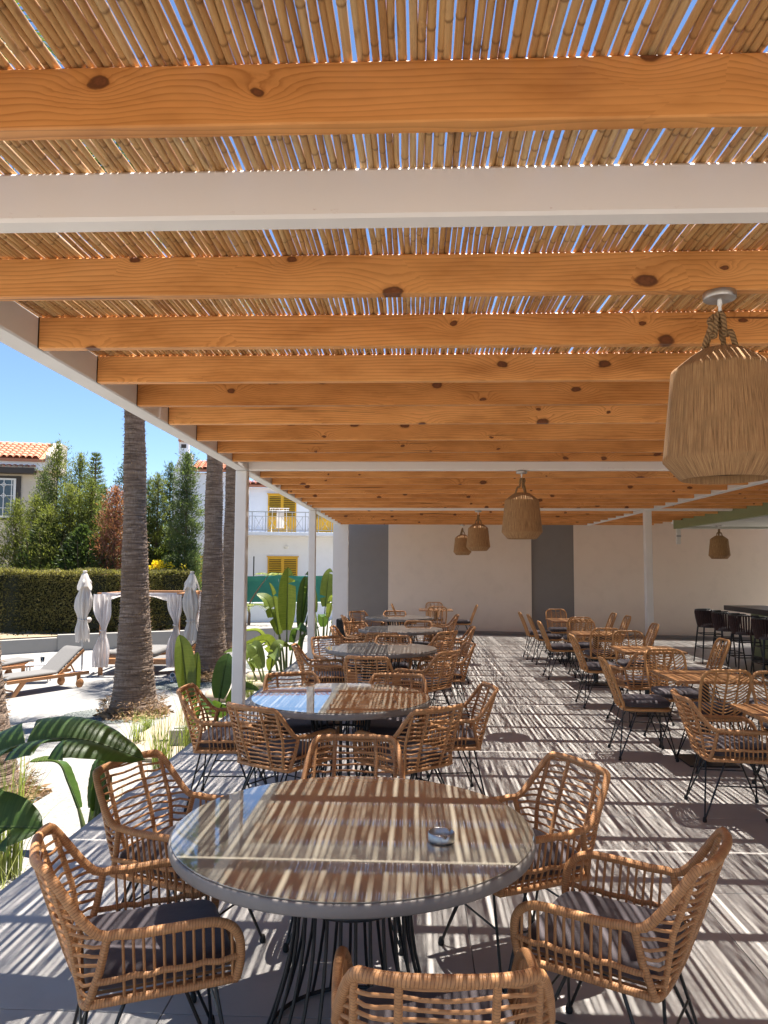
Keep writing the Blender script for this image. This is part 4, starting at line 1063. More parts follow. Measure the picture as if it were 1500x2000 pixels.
# broadleaf tree behind, and the far araucaria
t = thing('broadleaf_tree', 'glossy broadleaf tree showing above the conifers right of the araucaria', 'tree', ((192 - 812) / 1480 * 30, 30, -.6)); P = []; D = []
m = MB(); m.tube([(0, 0, 0), (.1, 0, 2.5), (0, 0, 4.0)], [.12, .09, .03], 8); m.build('trunk', 'bark', t)
for b in range(60):
    c = Vector((random.gauss(0, .55), random.gauss(0, .5), 4.0 + random.gauss(0, .42)))
    for _ in range(26): P.append(c + Vector((random.gauss(0, .13),) * 1 + (random.gauss(0, .13), random.gauss(0, .13)))); D.append((random.gauss(0, .7), random.gauss(0, .7), .5 + random.gauss(0, .4)))
cloud('crown', 'leaf_broad', [tuple(p) for p in P], D, NPR.uniform(.14, .24, len(P)), NPR.uniform(.05, .085, len(P)), t)
t = thing('araucaria_tree', 'distant araucaria with tiered branches against the blue sky', 'tree', ((172 - 812) / 1480 * 62, 62, GZ)); H = CAM_Z + (1109 - 886) / 1480 * 62 - GZ
m = MB(); m.tube([(0, 0, 0), (0, 0, H * .5), (0, 0, H)], [.3, .2, .03], 8); P = []; D = []
for w_ in range(21):
    h = .36 + .63 * w_ / 20; L = 2.15 * (1 - h) ** .75 + .12
    for k in range(6):
        a = k * 1.047 + w_ * .5; tip = Vector((L * math.cos(a), L * math.sin(a), H * h + L * .28)); b0 = Vector((0, 0, H * h)); m.tube([b0, b0.lerp(tip, .5) + Vector((0, 0, -.06)), tip], [.04, .03, .012], 4)
        for q in range(24):
            s = .25 + .78 * random.random(); c = b0.lerp(tip, s); P.append((c.x + random.gauss(0, .07), c.y + random.gauss(0, .07), c.z + random.gauss(0, .06))); D.append((math.cos(a) + random.gauss(0, .5), math.sin(a) + random.gauss(0, .5), .9))
m.build('trunk', 'bark', t); cloud('crown', 'leaf_dark', P, D, NPR.uniform(.2, .36, len(P)), NPR.uniform(.04, .07, len(P)), t)
fb = thing('flowering_bush', 'bush with bright yellow flowers right of the big palm trunk, above the hedge', 'bush', ((312 - 812) / 1480 * 27.0, 27.0, -.3))
P = []; D = []; F = []; FD = []
for _ in range(900): P.append((random.gauss(0, .4), random.gauss(0, .2), .9 + random.gauss(0, .45))); D.append((random.gauss(0, 1), random.gauss(0, 1), .6))
for b in range(24):
    c = (random.gauss(0, .34), -.2 + random.gauss(0, .12), 1.95 + random.gauss(0, .13))
    for _ in range(12): F.append(tuple(v + random.gauss(0, .05) for v in c)); FD.append((random.gauss(0, 1), -1, random.gauss(0, 1)))
m = MB(); [m.tube([(0, 0, -.3), (.2 * math.cos(k), .1, .6), (.35 * math.cos(k), .0, 1.7)], [.02, .014, .006], 5) for k in range(6)]; m.build('stems', 'bark', fb)
cloud('foliage', 'leaf_broad', P, D, NPR.uniform(.08, .15, len(P)), .05, fb); cloud('flowers', 'flower_yellow', F, FD, NPR.uniform(.07, .11, len(F)), .07, fb)

# ---------------------------------------------------------------- palms
def palm(lab, x, y, prof, height, lean=(0, 0), crown=True, seed=1, nf=26, fiber=True):
    rng = random.Random(seed); t = thing('palm_tree', lab, 'palm tree', (x, y, GZ), 0, 'palm trees in a row beside the terrace')
    seg = 34; rows = []; uvs = []; nz = int(height / .028); 
    def rad(z):
        for (z0, r0), (z1, r1) in zip(prof, prof[1:]):
            if z0 <= z <= z1: return r0 + (r1 - r0) * (z - z0) / (z1 - z0)
        return prof[-1][1]
    off = [rng.uniform(0, 6.28) for _ in range(8)]
    for i in range(nz + 1):
        z = height * i / nz; r0 = rad(z); row = []; uu = []; cx, cy = lean[0] * (z / height) ** 1.2, lean[1] * (z / height) ** 1.2
        for j in range(seg + 1):
            a = 2 * math.pi * (j % seg) / seg
            rr = r0 * (1 + .018 * math.sin(3 * a + off[0] + z * 1.3) + .012 * math.sin(7 * a + off[1] - z * 2.1)) + .008 * math.sin(z * 92 + 2.6 * math.sin(a * 2 + off[2]) + 1.9 * math.sin(a * 5 + off[3] + z * 2)) + .007 * math.sin(z * 3.7 + off[4]) + (rng.uniform(-.0085, .0085) if j < seg else 0)
            row.append((cx + rr * math.cos(a), cy + rr * math.sin(a), z)); uu.append((j / seg * 1.6, z))
        row[seg] = row[0]; rows.append(row); uvs.append(uu)
    m = MB(); m.grid(rows, uvs); m.build('trunk', 'palm_bark', t)
    # stubs of old leaf bases standing proud of the trunk
    P = []; D = []
    for _ in range(2600):
        z = rng.random() * height * .96; a = rng.uniform(0, 6.28); r_ = rad(z) * .985; P.append((lean[0] * (z / height) ** 1.2 + r_ * math.cos(a), lean[1] * (z / height) ** 1.2 + r_ * math.sin(a), z)); D.append((math.cos(a) * .55 - math.sin(a) * rng.gauss(0, 1.2), math.sin(a) * .55 + math.cos(a) * rng.gauss(0, 1.2), rng.gauss(.1, .25)))
    cloud('bark_fibres', 'dry_fibre', P, D, NPR.uniform(.03, .085, len(P)), NPR.uniform(.006, .018, len(P)), t, kind='stuff', tint=NPR.rand(len(P)) * .8)
    if fiber:
        P = []; D = []
        for _ in range(1300):
            a = rng.uniform(0, 6.28); r_ = prof[0][1] * rng.uniform(.86, 1.12); P.append((r_ * math.cos(a), r_ * math.sin(a), rng.random() ** 1.6 * .30)); D.append((math.cos(a) + rng.gauss(0, .5), math.sin(a) + rng.gauss(0, .5), rng.gauss(.1, .5)))
        cloud('root_fibres', 'dry_fibre', P, D, NPR.uniform(.06, .17, len(P)), NPR.uniform(.006, .014, len(P)), t, kind='stuff', tint=NPR.rand(len(P)) * .6)
    if crown:
        top = Vector((lean[0], lean[1], height)); P = []; D = []; ln = []; wd = []; st = MB()
        for f in range(nf):
            a = f * 2.399 + rng.uniform(-.3, .3); el = R(rng.uniform(-42, 68)); L = rng.uniform(.75, 1.05); d = Vector((math.cos(a) * math.cos(el), math.sin(a) * math.cos(el), math.sin(el)))
            tip = top + d * L + Vector((0, 0, -.10)); st.tube([top, top + d * L * .55, tip], [.024, .018, .012], 5)
            side = d.cross(Vector((0, 0, 1))).normalized()
            for k in range(30):
                g_ = R(-78 + 156 * k / 29); dd = (d * math.cos(g_) + side * math.sin(g_) + Vector((0, 0, -.25 - .15 * rng.random()))).normalized()
                P.append(tuple(tip)); D.append(tuple(dd)); ln.append(rng.uniform(.62, .95)); wd.append(.035)
                P.append(tuple(tip + dd * .6)); D.append(tuple((dd + Vector((0, 0, -.55))).normalized())); ln.append(.45); wd.append(.022)
        st.build('frond_stalks', 'leaf_broad', t); cloud('crown', 'palm_frond', P, D, ln, wd, t)
PR = [(0, .50), (.12, .455), (.3, .40), (.7, .345), (1.1, .305), (1.8, .27), (2.6, .232), (3.4, .21), (5.0, .19), (11, .175)]
def pscale(f): return [(z, r * f) for z, r in PR]
palm('thick palm trunk standing right before the cabana, gravel and dry fibre at its foot', -5.05, 13.66, pscale(.98), 9.8, (-.35, .1), seed=3)
palm('palm trunk just left of the first white post', -4.95, 18.4, pscale(1.04), 9.4, (-.05, .1), seed=5)
palm('slimmer palm trunk half hidden behind the first white post', -5.95, 24.0, pscale(.92), 9.6, (.05, 0), seed=8)
palm('palm trunk cut by the left picture edge', -4.86, 8.5, pscale(.98), 9.2, (-1.3, .2), seed=12)

# ---------------------------------------------------------------- houses
def tile_mesh():
    m = MB(); n = 7; L = .36; rows = []
    for y, dz in ((0, .03), (L, 0)):
        rows.append([(.115 * math.cos(math.pi * k / n) * (1.0 if y == 0 else .86), y, .075 * math.sin(math.pi * k / n) + dz) for k in range(n + 1)])
    m.grid([r[::-1] for r in rows]); rows2 = [[(p[0] * .86, p[1], p[2] - .016) for p in rows[0]], rows[0]]; m.grid([r[::-1] for r in rows2])
    # channel piece between two barrels
    m.grid([[(.10, y, .0 + dz * .7), (.1225, y, -.012 + dz * .7), (.145, y, 0 + dz * .7)] for y, dz in ((0, .03), (L, 0))][::-1])
    return m.mesh('roof_tile', 'terracotta')
TILE = tile_mesh()
def tiled(parent, x0, x1, y0, z0, y1, z1, limit=300, flip=False):
    sl = math.hypot(y1 - y0, z1 - z0); nr = max(1, int(sl / .30)); nc = int((x1 - x0) / .245); k = 0
    a = math.atan2(z1 - z0, y1 - y0)
    for c in range(nc):
        for r in range(nr):
            o = put('roof_tile', TILE, parent); s = r / nr
            o.location = (x0 + .12 + c * .245, y0 + (y1 - y0) * s, z0 + (z1 - z0) * s + .02); o.rotation_euler = (a, 0, random.uniform(-.02, .02)); k += 1
def slab_roof(parent, x0, x1, y0, z0, y1, z1, name='roof', mat='terracotta'):
    m = MB(); m.add([(x0, y0, z0), (x1, y0, z0), (x1, y1, z1), (x0, y1, z1), (x0, y0, z0 - .12), (x1, y0, z0 - .12), (x1, y1, z1 - .12), (x0, y1, z1 - .12)], [(0, 1, 2, 3), (7, 6, 5, 4), (0, 4, 5, 1), (1, 5, 6, 2), (2, 6, 7, 3), (3, 7, 4, 0)], smooth=False); return m.build(name, mat, parent)
def wbox(parent, name, mat, *a, bev=0.0):
    m = MB(); m.box(*a, bev); return m.build(name, mat, parent)
# tiled beige house
hb = thing('tiled_house', 'beige two storey house with red barrel tiled roof at the far left', 'house', (-15.75, 31.5, 0), R(15))
wbox(hb, 'wall', 'house_beige', -7, 0, 0, 2.2, GZ, 6.05)
wbox(hb, 'fascia', 'house_white', -7.1, .25, -.32, -.02, 5.70, 6.16, bev=.01)
rf = slab_roof(hb, -7.1, .0, -.42, 6.17, 1.5, 7.02); tiled(rf, -4.4, -.02, -.46, 6.19, 1.45, 7.02)
for k in range(14):
    m = MB(); m.tube([(-.02 - k * .33, 1.5, 7.04), (-.36 - k * .33, 1.5, 7.06)], [.085, .10], 9); m.build('ridge_tile', 'terracotta', rf)
m = MB(); m.add([(.02, -.38, 5.72), (.46, -.38, 5.72), (.46, -.38, 6.2), (.36, 1.2, 7.1), (.02, 1.2, 7.1), (.02, -.38, 6.4), (.02, 1.9, 5.72), (.46, 1.9, 5.72), (.46, 1.9, 7.1), (.02, 1.9, 7.1)],
    [(0, 1, 2, 5), (5, 2, 3, 4), (1, 7, 8, 3, 2), (6, 0, 5, 4, 9), (4, 3, 8, 9), (7, 6, 9, 8), (0, 6, 7, 1)], smooth=False); m.build('gable_parapet', 'house_beige', hb)
wn_ = wbox(hb, 'window', 'dark_brown', -2.6, -.98, -.06, -.002, 3.6, 5.46)
wbox(wn_, 'frame', 'white_plastic', -2.5, -1.16, -.085, -.0605, 3.7, 5.36)
wbox(wn_, 'pane', 'window_glass', -2.42, -1.26, -.092, -.0855, 3.78, 5.28)
lat = MB()
for x in (-2.35, -1.98, -1.62, -1.32): lat.box(x - .016, x + .016, -.108, -.093, 3.78, 5.28)
for z in (4.1, 4.62, 5.08): lat.box(-2.42, -1.26, -.112, -.1085, z - .014, z + .014)
for x in (-1.62, -1.98):
    for z in (4.62, 5.08):
        for s1, s2 in ((1, 1), (1, -1), (-1, 1), (-1, -1)): lat.bar((x + s1 * .10, -.118, z), (x, -.118, z + s2 * .10), .012, 4)
lat.build('grille', 'white_plastic', wn_)
aw = wbox(hb, 'awning', 'dark_brown', -3.2, -.40, -.5, -.003, 5.60 - .05, 5.60 + .18)
for k in range(12):
    m = MB(); rows = []
    for y, dz in ((-.56, 0), (-.01, .16)): rows.append([(-.46 - k * .235 + .115 * math.cos(math.pi * q / 6), y, 5.80 + dz + .07 * math.sin(math.pi * q / 6)) for q in range(7)])
    m.grid(rows); m.build('awning_tile', 'terracotta', aw)

# white house with yellow shutters
HX = -9.0; HY = 35.0
hw = thing('white_house', 'white two storey house with yellow shutters and a balcony', 'house', (HX, HY, 0), R(9))
wbox(hw, 'wall', 'house_white', -1.455, .76, 0, 7, GZ, 6.08)
rf = slab_roof(hw, -1.45, .75, -.22, 6.20, 1.7, 6.80); tiled(rf, -1.45, .75, -.27, 6.21, 1.65, 6.80)
wbox(hw, 'main_wall', 'house_white', .765, 9.5, .001, 7, GZ, 5.42)
rf2 = slab_roof(hw, .765, 9.6, -.22, 5.53, .7, 5.75); tiled(rf2, .77, 9.5, -.27, 5.54, .7, 5.75)
gb = MB(); gb.prism([(-2.3, -.3), (-1.46, -.3), (-1.46, 6), (-2.3, 6)], GZ, 6.0); gb.build('gable_wing', 'house_white', hw)
m = MB(); m.add([(-2.3, -.3, 6.002), (-1.46, -.3, 6.002), (-1.46, -.3, 6.92), (-1.95, -.3, 6.92), (-2.3, .3, 6.002), (-1.46, .3, 6.002), (-1.46, .3, 6.92), (-1.95, .3, 6.92)], [(0, 1, 2, 3), (5, 4, 7, 6), (0, 3, 7, 4), (3, 2, 6, 7), (2, 1, 5, 6)], smooth=False); m.build('gable_top', 'house_white', hw)
ch = wbox(hw, 'chimney', 'house_white', -2.08, -1.63, -.1, .29, 6.925, 7.52)
wbox(ch, 'chimney_slot', 'dark_brown', -1.97, -1.74, -.112, -.1005, 7.20, 7.38)
for k in range(3):
    m = MB(); m.tube([(-2.02 + k * .17, -.22, 7.54), (-2.02 + k * .17, .1, 7.68), (-2.02 + k * .17, .42, 7.54)], .085, 8); m.build('cap_tile', 'terracotta', ch)
def shutter(x0, x1, z0, z1, y=-.002, half=True):
    f = wbox(hw, 'shutter', 'yellow_paint', x0, x1, y - .05, y, z0, z1, bev=.006)
    w = (x1 - x0) / 2
    for s in range(2):
        a = x0 + s * w + .07; b = x0 + (s + 1) * w - .07; top = z1 - .1; bot = z0 + (.1 if not half else (z1 - z0) * .42)
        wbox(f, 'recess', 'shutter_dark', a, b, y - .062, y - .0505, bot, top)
        n = int((top - bot) / .085)
        for k in range(n):
            z = bot + (k + .5) * (top - bot) / n; m = MB(); m.add([(a, y - .064, z + .014), (b, y - .064, z + .014), (b, y - .098, z - .022), (a, y - .098, z - .022), (a, y - .064, z + .002), (b, y - .064, z + .002), (b, y - .098, z - .034), (a, y - .098, z - .034)], [(0, 1, 2, 3), (7, 6, 5, 4), (3, 2, 6, 7), (0, 4, 5, 1), (1, 5, 6, 2), (0, 3, 7, 4)], smooth=False); m.build('slat', 'yellow_paint', f)
        if half: wbox(f, 'panel', 'yellow_paint', a + .02, b - .02, y - .066, y - .0505, z0 + .1, bot - .06, bev=.004)
    m = MB(); m.box(x0 - .05, x1 + .05, y - .07, y - .0005, z1 + .002, z1 + .05); m.build('lintel_strip', 'yellow_paint', f)
shutter(2.07, 3.40, 3.30, 5.10)
shutter(4.05, 5.20, 3.30, 4.95)
shutter(2.10, 3.50, .75, 2.15, half=False)
shutter(-1.30, -.62, .75, 2.15, half=False)
bal = wbox(hw, 'balcony_slab', 'house_white', .2, 6.5, -1.25, -.003, 3.12, 3.28, bev=.01)
rl = MB(); rl.box(.2, 6.4, -1.22, -1.18, 4.17, 4.21); rl.box(.2, 6.4, -1.215, -1.185, 3.36, 3.385); rl.box(.2, 6.4, -1.215, -1.185, 3.98, 4.0)
rl.build('handrail', 'grey_metal', bal)
for k in range(11):
    x = .22 + .60 * k; m = MB(); m.box(x - .018, x + .018, -1.221, -1.179, 3.285, 4.169); m.build('rail_post', 'grey_metal', bal)
    if k < 10: m = MB(); m.bar((x + .12, -1.2, 3.39), (x + .48, -1.2, 3.97), .010, 5); m.bar((x + .48, -1.2, 3.39), (x + .12, -1.2, 3.97), .010, 5); m.bar((x + .12, -1.2, 3.385), (x + .12, -1.2, 3.98), .008, 4); m.bar((x + .48, -1.2, 3.385), (x + .48, -1.2, 3.98), .008, 4); m.build('rail_cross', 'grey_metal', bal)
m = MB(); m.superell((2.95, -.05, 2.62), .12, .06, .075, .8, .8, 16, 8); m.build('wall_light', 'white_plastic', hw)
ac = wbox(hw, 'air_conditioner', 'white_plastic', 5.35, 5.75, -.36, -.003, 2.78, 3.06, bev=.02)
wbox(ac, 'grille', 'dark_brown', 5.37, 5.5, -.372, -.3605, 2.80, 3.04)
dr = thing('drying_rack', 'white folding drying rack standing on the balcony rail', 'drying rack', (HX + 2.75, HY - .55, 4.21), R(9))
m = MB()
for s in (-.35, .35): m.bar((s, -.1, -.9), (s * .9, .15, .18), .012, 5); m.bar((s, .25, -.9), (s * .9, -.12, .05), .012, 5)
m.bar((-.45, .2, .18), (.45, .2, .18), .012, 5); m.bar((-.45, -.2, .05), (.45, -.2, .05), .012, 5)
for k in range(5): m.bar((-.4 + .2 * k, -.2, .05), (-.4 + .2 * k, .2, .18), .007, 4)
m.build('frame', 'white_plastic', dr)
m = MB(); m.grid([[(x, .0 + .02 * math.sin(z * 9 + x * 7), z) for x in np.linspace(-.12, .22, 5)] for z in np.linspace(.1, -.75, 7)]); m.build('towel', 'sheer', dr)
# ---------------------------------------------------------------- pool furniture
def lounger(x, y, h, lab, back=38):
    t = thing('sun_lounger', lab, 'sun lounger', (x, y, GZ + .004), R(h - 90), 'wooden sun loungers on the terrace')   # local +Y runs from foot to head
    for s in (-1, 1):
        m = MB(); m.box(s * .31 - .016, s * .31 + .016, -.95, 1.0, .27, .34, .004); m.build('side_rail', 'teak', t)
        m = MB(); m.add([(s * .30 - .025, -.62, .30), (s * .30 + .025, -.62, .30), (s * .30 + .025, -.50, .30), (s * .30 - .025, -.50, .30), (s * .30 - .025, -.86, 0), (s * .30 + .025, -.86, 0), (s * .30 + .025, -.77, 0), (s * .30 - .025, -.77, 0)], [(0, 1, 2, 3), (7, 6, 5, 4), (0, 4, 5, 1), (1, 5, 6, 2), (2, 6, 7, 3), (3, 7, 4, 0)], smooth=False); m.build('front_leg', 'teak', t)
        m = MB(); m.box(s * .27 - .02, s * .27 + .02, .72, .80, .09, .268, .004); lg = m.build('wheel_leg', 'teak', t)
        w = MB(); w.lathe([(0, -.02), (.085, -.02), (.095, -.012), (.095, .012), (.085, .02), (0, .02)], 20); ww = w.build('wheel', 'teak', lg, loc=(s * .315, .76, .095)); ww.rotation_euler = (0, R(90), 0)
    for i in range(13):
        yy = -.92 + i * .085; m = MB(); m.box(-.292, .292, yy, yy + .06, .315, .334, .003); m.build('slat', 'teak', t)
    m = MB(); m.bar((-.28, -.80, .12), (.28, -.80, .12), .018, 6); m.build('cross_bar', 'teak', t)
    a = R(back); ca, sa = math.cos(a), math.sin(a); Lb = .78; y0 = .22
    bf = MB()
    for s in (-1, 1):
        bf.add([(s * .29 - .018, y0, .34), (s * .29 + .018, y0, .34), (s * .29 + .018, y0 + Lb * ca, .34 + Lb * sa), (s * .29 - .018, y0 + Lb * ca, .34 + Lb * sa), (s * .29 - .018, y0 + .06 * sa, .34 - .06 * ca), (s * .29 + .018, y0 + .06 * sa, .34 - .06 * ca), (s * .29 + .018, y0 + Lb * ca + .06 * sa, .34 + Lb * sa - .06 * ca), (s * .29 - .018, y0 + Lb * ca + .06 * sa, .34 + Lb * sa - .06 * ca)], [(0, 1, 2, 3), (7, 6, 5, 4), (0, 4, 5, 1), (1, 5, 6, 2), (2, 6, 7, 3), (3, 7, 4, 0)], smooth=False)
    for k in range(8):
        q = .06 + k * .095; bf.bar((-.28, y0 + q * ca + .02 * sa, .34 + q * sa - .02 * ca), (.28, y0 + q * ca + .02 * sa, .34 + q * sa - .02 * ca), .016, 6)
    if back > 5: bf.bar((0, y0 + Lb * .7 * ca, .34 + Lb * .7 * sa - .03), (0, .86, .30), .02, 6)
    bf.build('backrest_frame', 'teak', t)
    rows = []; N = 26
    for k in range(N + 1):
        q = -.93 + k * (1.15 + .80) / N
        if q <= y0: c = Vector((0, q, .34)); nn = Vector((0, 0, 1))
        else: c = Vector((0, y0 + (q - y0) * ca, .34 + (q - y0) * sa)); nn = Vector((0, -sa, ca))
        th = .075 * (1 - max(0, (abs(k - N / 2) - N / 2 + 1)) * .35); ring = []
        for j in range(21):
            an = 2 * math.pi * j / 20; ux = math.copysign(abs(math.cos(an)) ** .3, math.cos(an)) * .295; un = math.copysign(abs(math.sin(an)) ** .55, math.sin(an)) * th / 2 + th / 2 + .002
            ring.append(tuple(c + Vector((ux, 0, 0)) + nn * un))
        rows.append(ring)
    m = MB(); m.grid([r[::-1] for r in rows]); m.add(rows[0], [tuple(range(20))]); m.add(rows[-1], [tuple(range(20))[::-1]]); m.build('mattress', 'lounger_fabric', t); return t
lounger(-7.95, 15.95, 62, 'teak sun lounger with raised grey backrest and small wheels at the left')
lounger(-9.75, 17.0, 60, 'teak sun lounger lying almost flat behind the side table at the left edge', 4)
lounger(-6.2, 18.9, 38, 'teak lounger with its slatted back raised under the right end of the cabana', 42)
stb = thing('side_table', 'low pale side table between the two loungers', 'side table', (-8.55, 17.1, GZ + .004), .3)
m = MB(); m.box(-.26, .26, -.22, .22, .40, .425, .006); m.build('table_top', 'white_plastic', stb)
for sx in (-1, 1):
    for sy in (-1, 1): m = MB(); m.bar((sx * .22, sy * .18, 0), (sx * .22, sy * .18, .40), .014, 6); m.build('leg', 'grey_metal', stb)
gl = thing('drinking_glass', 'empty drinking glass with a straw on the low side table', 'glass', (-8.45, 17.05, GZ + .430))
m = MB(); m.lathe([(0, 0), (.035, 0), (.045, .15), (.042, .15), (.033, .01), (0, .01)], 16); m.build('tumbler', 'clear_glass', gl)
m = MB(); m.bar((.01, 0, .012), (-.05, .0, .25), .005, 5); m.build('straw', 'white_plastic', gl)

def umbrella(x, y, lab, seed, H=2.5):
    rng = random.Random(seed); t = thing('closed_parasol', lab, 'parasol', (x, y, GZ + .004), rng.uniform(0, 6), 'closed cream parasols')
    m = MB(); m.lathe([(0, .08), (.06, .08), (.28, .06), (.30, .03), (.30, 0), (0, 0)], 28); m.build('base', 'white_plastic', t)
    m = MB(); m.bar((0, 0, .0605), (0, 0, H - .03), .024, 10); m.build('pole', 'grey_metal', t)
    N = 64; rows = []; p1, p2 = rng.uniform(0, 6), rng.uniform(0, 6)
    for i in range(34):
        s = i / 33; z = H - .02 - s * 1.62
        r = (.035 + .125 * smoothstep(0, .16, s) - .05 * smoothstep(.16, .24, s) + .06 * smoothstep(.24, .42, s) - .075 * smoothstep(.5, .70, s) + .055 * smoothstep(.72, .9, s)) * .92
        row = []
        for j in range(N + 1):
            a = 2 * math.pi * j / N; fold = .20 * math.cos(8 * a + 1.6 * math.sin(s * 4 + p1) + p2) + .20 * math.cos(5 * a + 2.5 * s + p1) + .14 * math.cos(3 * a - 4 * s + p2) ; k = r * (1 + fold * smoothstep(.02, .25, s))
            row.append((k * math.cos(a) + .015 * math.sin(s * 6), k * math.sin(a), z - (.10 * max(0, math.cos(8 * a)) * smoothstep(.9, 1, s))))
        rows.append(row)
    m = MB(); m.grid(rows); m.build('canopy', 'white_fabric', t)
    rows = []   # loose upper flap
    for i in range(8):
        s = i / 7; z = H - s * .36; r = .03 + .155 * s ** .8
        rows.append([(r * (1 + .10 * math.cos(4 * 2 * math.pi * j / N + p1) * s) * math.cos(2 * math.pi * j / N), r * (1 + .10 * math.cos(4 * 2 * math.pi * j / N + p1) * s) * math.sin(2 * math.pi * j / N), z - .10 * s * max(0, math.cos(4 * 2 * math.pi * j / N + p1))) for j in range(N + 1)])
    m = MB(); m.grid(rows); m.build('vent_flap', 'white_fabric', t)
    m = MB(); m.lathe([(0, .03), (.05, .025), (.055, 0), (.04, -.02)], 16, (0, 0, H)); m.build('finial', 'white_fabric', t)
    m = MB(); m.tube([(.115 * math.cos(a), .115 * math.sin(a), H - 1.18 + .01 * math.sin(3 * a)) for a in np.linspace(0, 6.2, 24)], .016, 6); m.superell((.10, -.09, H - 1.19), .10, .04, .07, .9, .9, 12, 6); m.build('tie_band', 'white_fabric', t)
    m = MB(); m.box(.03, .07, -.03, .03, .95, 1.25, .01); m.build('crank_box', 'grey_metal', t)
umbrella(-8.2, 18.55, 'closed cream parasol behind the left lounger', 4)
umbrella(-5.45, 18.35, 'closed cream parasol beside the right end of the cabana', 9)

cb = thing('cabana', 'wooden cabana daybed draped with tied white curtains', 'cabana', (-7.65, 18.35, GZ + .004), R(3))
cw, cdp, chh = 1.85, 1.95, 1.90
for px_, py_ in ((0, 0), (cw, 0), (0, cdp), (cw, cdp)):
    m = MB(); m.box(px_ - .045, px_ + .045, py_ - .045, py_ + .045, 0, chh, .006); m.build('post', 'teak', cb)
for a in ((-.12, cw + .45, -.05, .05), (-.12, cw + .12, cdp - .05, cdp + .05)): m = MB(); m.box(a[0], a[1], a[2], a[3], chh + .001, chh + .09, .005); m.build('roof_beam', 'teak', cb)
for x in (0, cw): m = MB(); m.box(x - .045, x + .045, .0505, cdp - .0505, chh + .002, chh + .085, .005); m.build('roof_beam', 'teak', cb)
m = MB(); m.box(.046, cw - .046, -.03, .03, .26, .40, .005); m.box(.046, cw - .046, cdp - .03, cdp + .03, .26, .40, .005); m.box(-.03, .03, .046, cdp - .046, .26, .40, .005); m.box(cw - .03, cw + .03, .046, cdp - .046, .26, .40, .005); m.build('bed_frame', 'teak', cb)
m = MB(); m.superell((cw * .36, cdp / 2, .49), cw * .33, cdp / 2 - .05, .085, .3, .2, 32, 8); m.build('mattress', 'lounger_fabric', cb)
def curtain(x, y, w, tie, seed, flare=1.0):
    rng = random.Random(seed); rows = []; N = 40; ph = rng.uniform(0, 6)
    for i in range(40):
        s = i / 39; z = chh + .06 - s * (chh - .14); tz = abs(s - tie)
        sp = w * (1 - .72 * math.exp(-(tz / .16) ** 2)) * (1 - .35 * max(0, s - tie)); cx = (.10 * w) * math.exp(-(tz / .25) ** 2)
        row = []
        for j in range(N + 1):
            u = j / N * 2 - 1; row.append((x + cx + u * sp / 2 + .01 * math.sin(s * 11 + u * 4), y - .06 + (.035 + .03 * s) * math.sin(u * 13 + ph + 1.2 * math.sin(s * 4)) * (1 - .3 * math.exp(-(tz / .1) ** 2)) + .02 * math.sin(s * 9 + u * 3), z))
        rows.append(row)
    m = MB(); m.grid(rows); o = m.build('curtain', 'sheer', cb)
    b = MB(); b.tube([(x + .10 * w + .15 * w * math.cos(a), y - .06 + .07 * math.sin(a), chh + .06 - tie * (chh - .14) + .01 * math.sin(2 * a)) for a in np.linspace(0, 6.28, 20)], .016, 6); b.build('tie', 'sheer', o)
curtain(.03, -.06, .44, .50, 1); curtain(cw - .06, -.06, .36, .42, 2); curtain(.05, cdp, .40, .46, 3); curtain(cw - .03, cdp, .34, .5, 4)
for (x0, x1, yy) in ((.0, .62, -.075), (cw - .85, cw - .02, -.075)):   # swags thrown over the beam
    rows = []
    for i in range(9):
        s = i / 8; rows.append([(x0 + (x1 - x0) * k / 12, yy - .02 * math.sin(s * 3.1) + .012 * math.sin(k * 1.7), chh + .10 - s * (.06 + .24 * (1 - abs(k / 12 - (0 if x0 < .3 else 1))) ** 1.5)) for k in range(13)])
    m = MB(); m.grid(rows); m.build('swag', 'sheer', cb)

def spot(x, y, z, rz, lab):
    t = thing('garden_spotlight', lab, 'spotlight', (x, y, z), rz, 'white garden spotlights')
    m = MB(); m.lathe([(0, 0), (.05, 0), (.05, .012), (.014, .02), (.012, .07), (0, .07)], 14); m.build('stake', 'white_plastic', t)
    m = MB(); m.lathe([(0, -.10), (.045, -.095), (.052, -.08), (.056, .07), (.050, .075), (.046, .05), (0, .045)], 18); h = m.build('head', 'white_plastic', t, loc=(0, 0, .125)); h.rotation_euler = (R(62), 0, R(40))
    l = MB(); l.lathe([(0, .048), (.046, .052)], 16); l.build('lens', 'window_glass', h)
spot(-5.72, 13.9, GZ + .02, .3, 'white garden spotlight at the left foot of the big palm')
spot(-5.55, 17.35, GZ + .02, -.4, 'white garden spotlight on the gravel before the second palm')

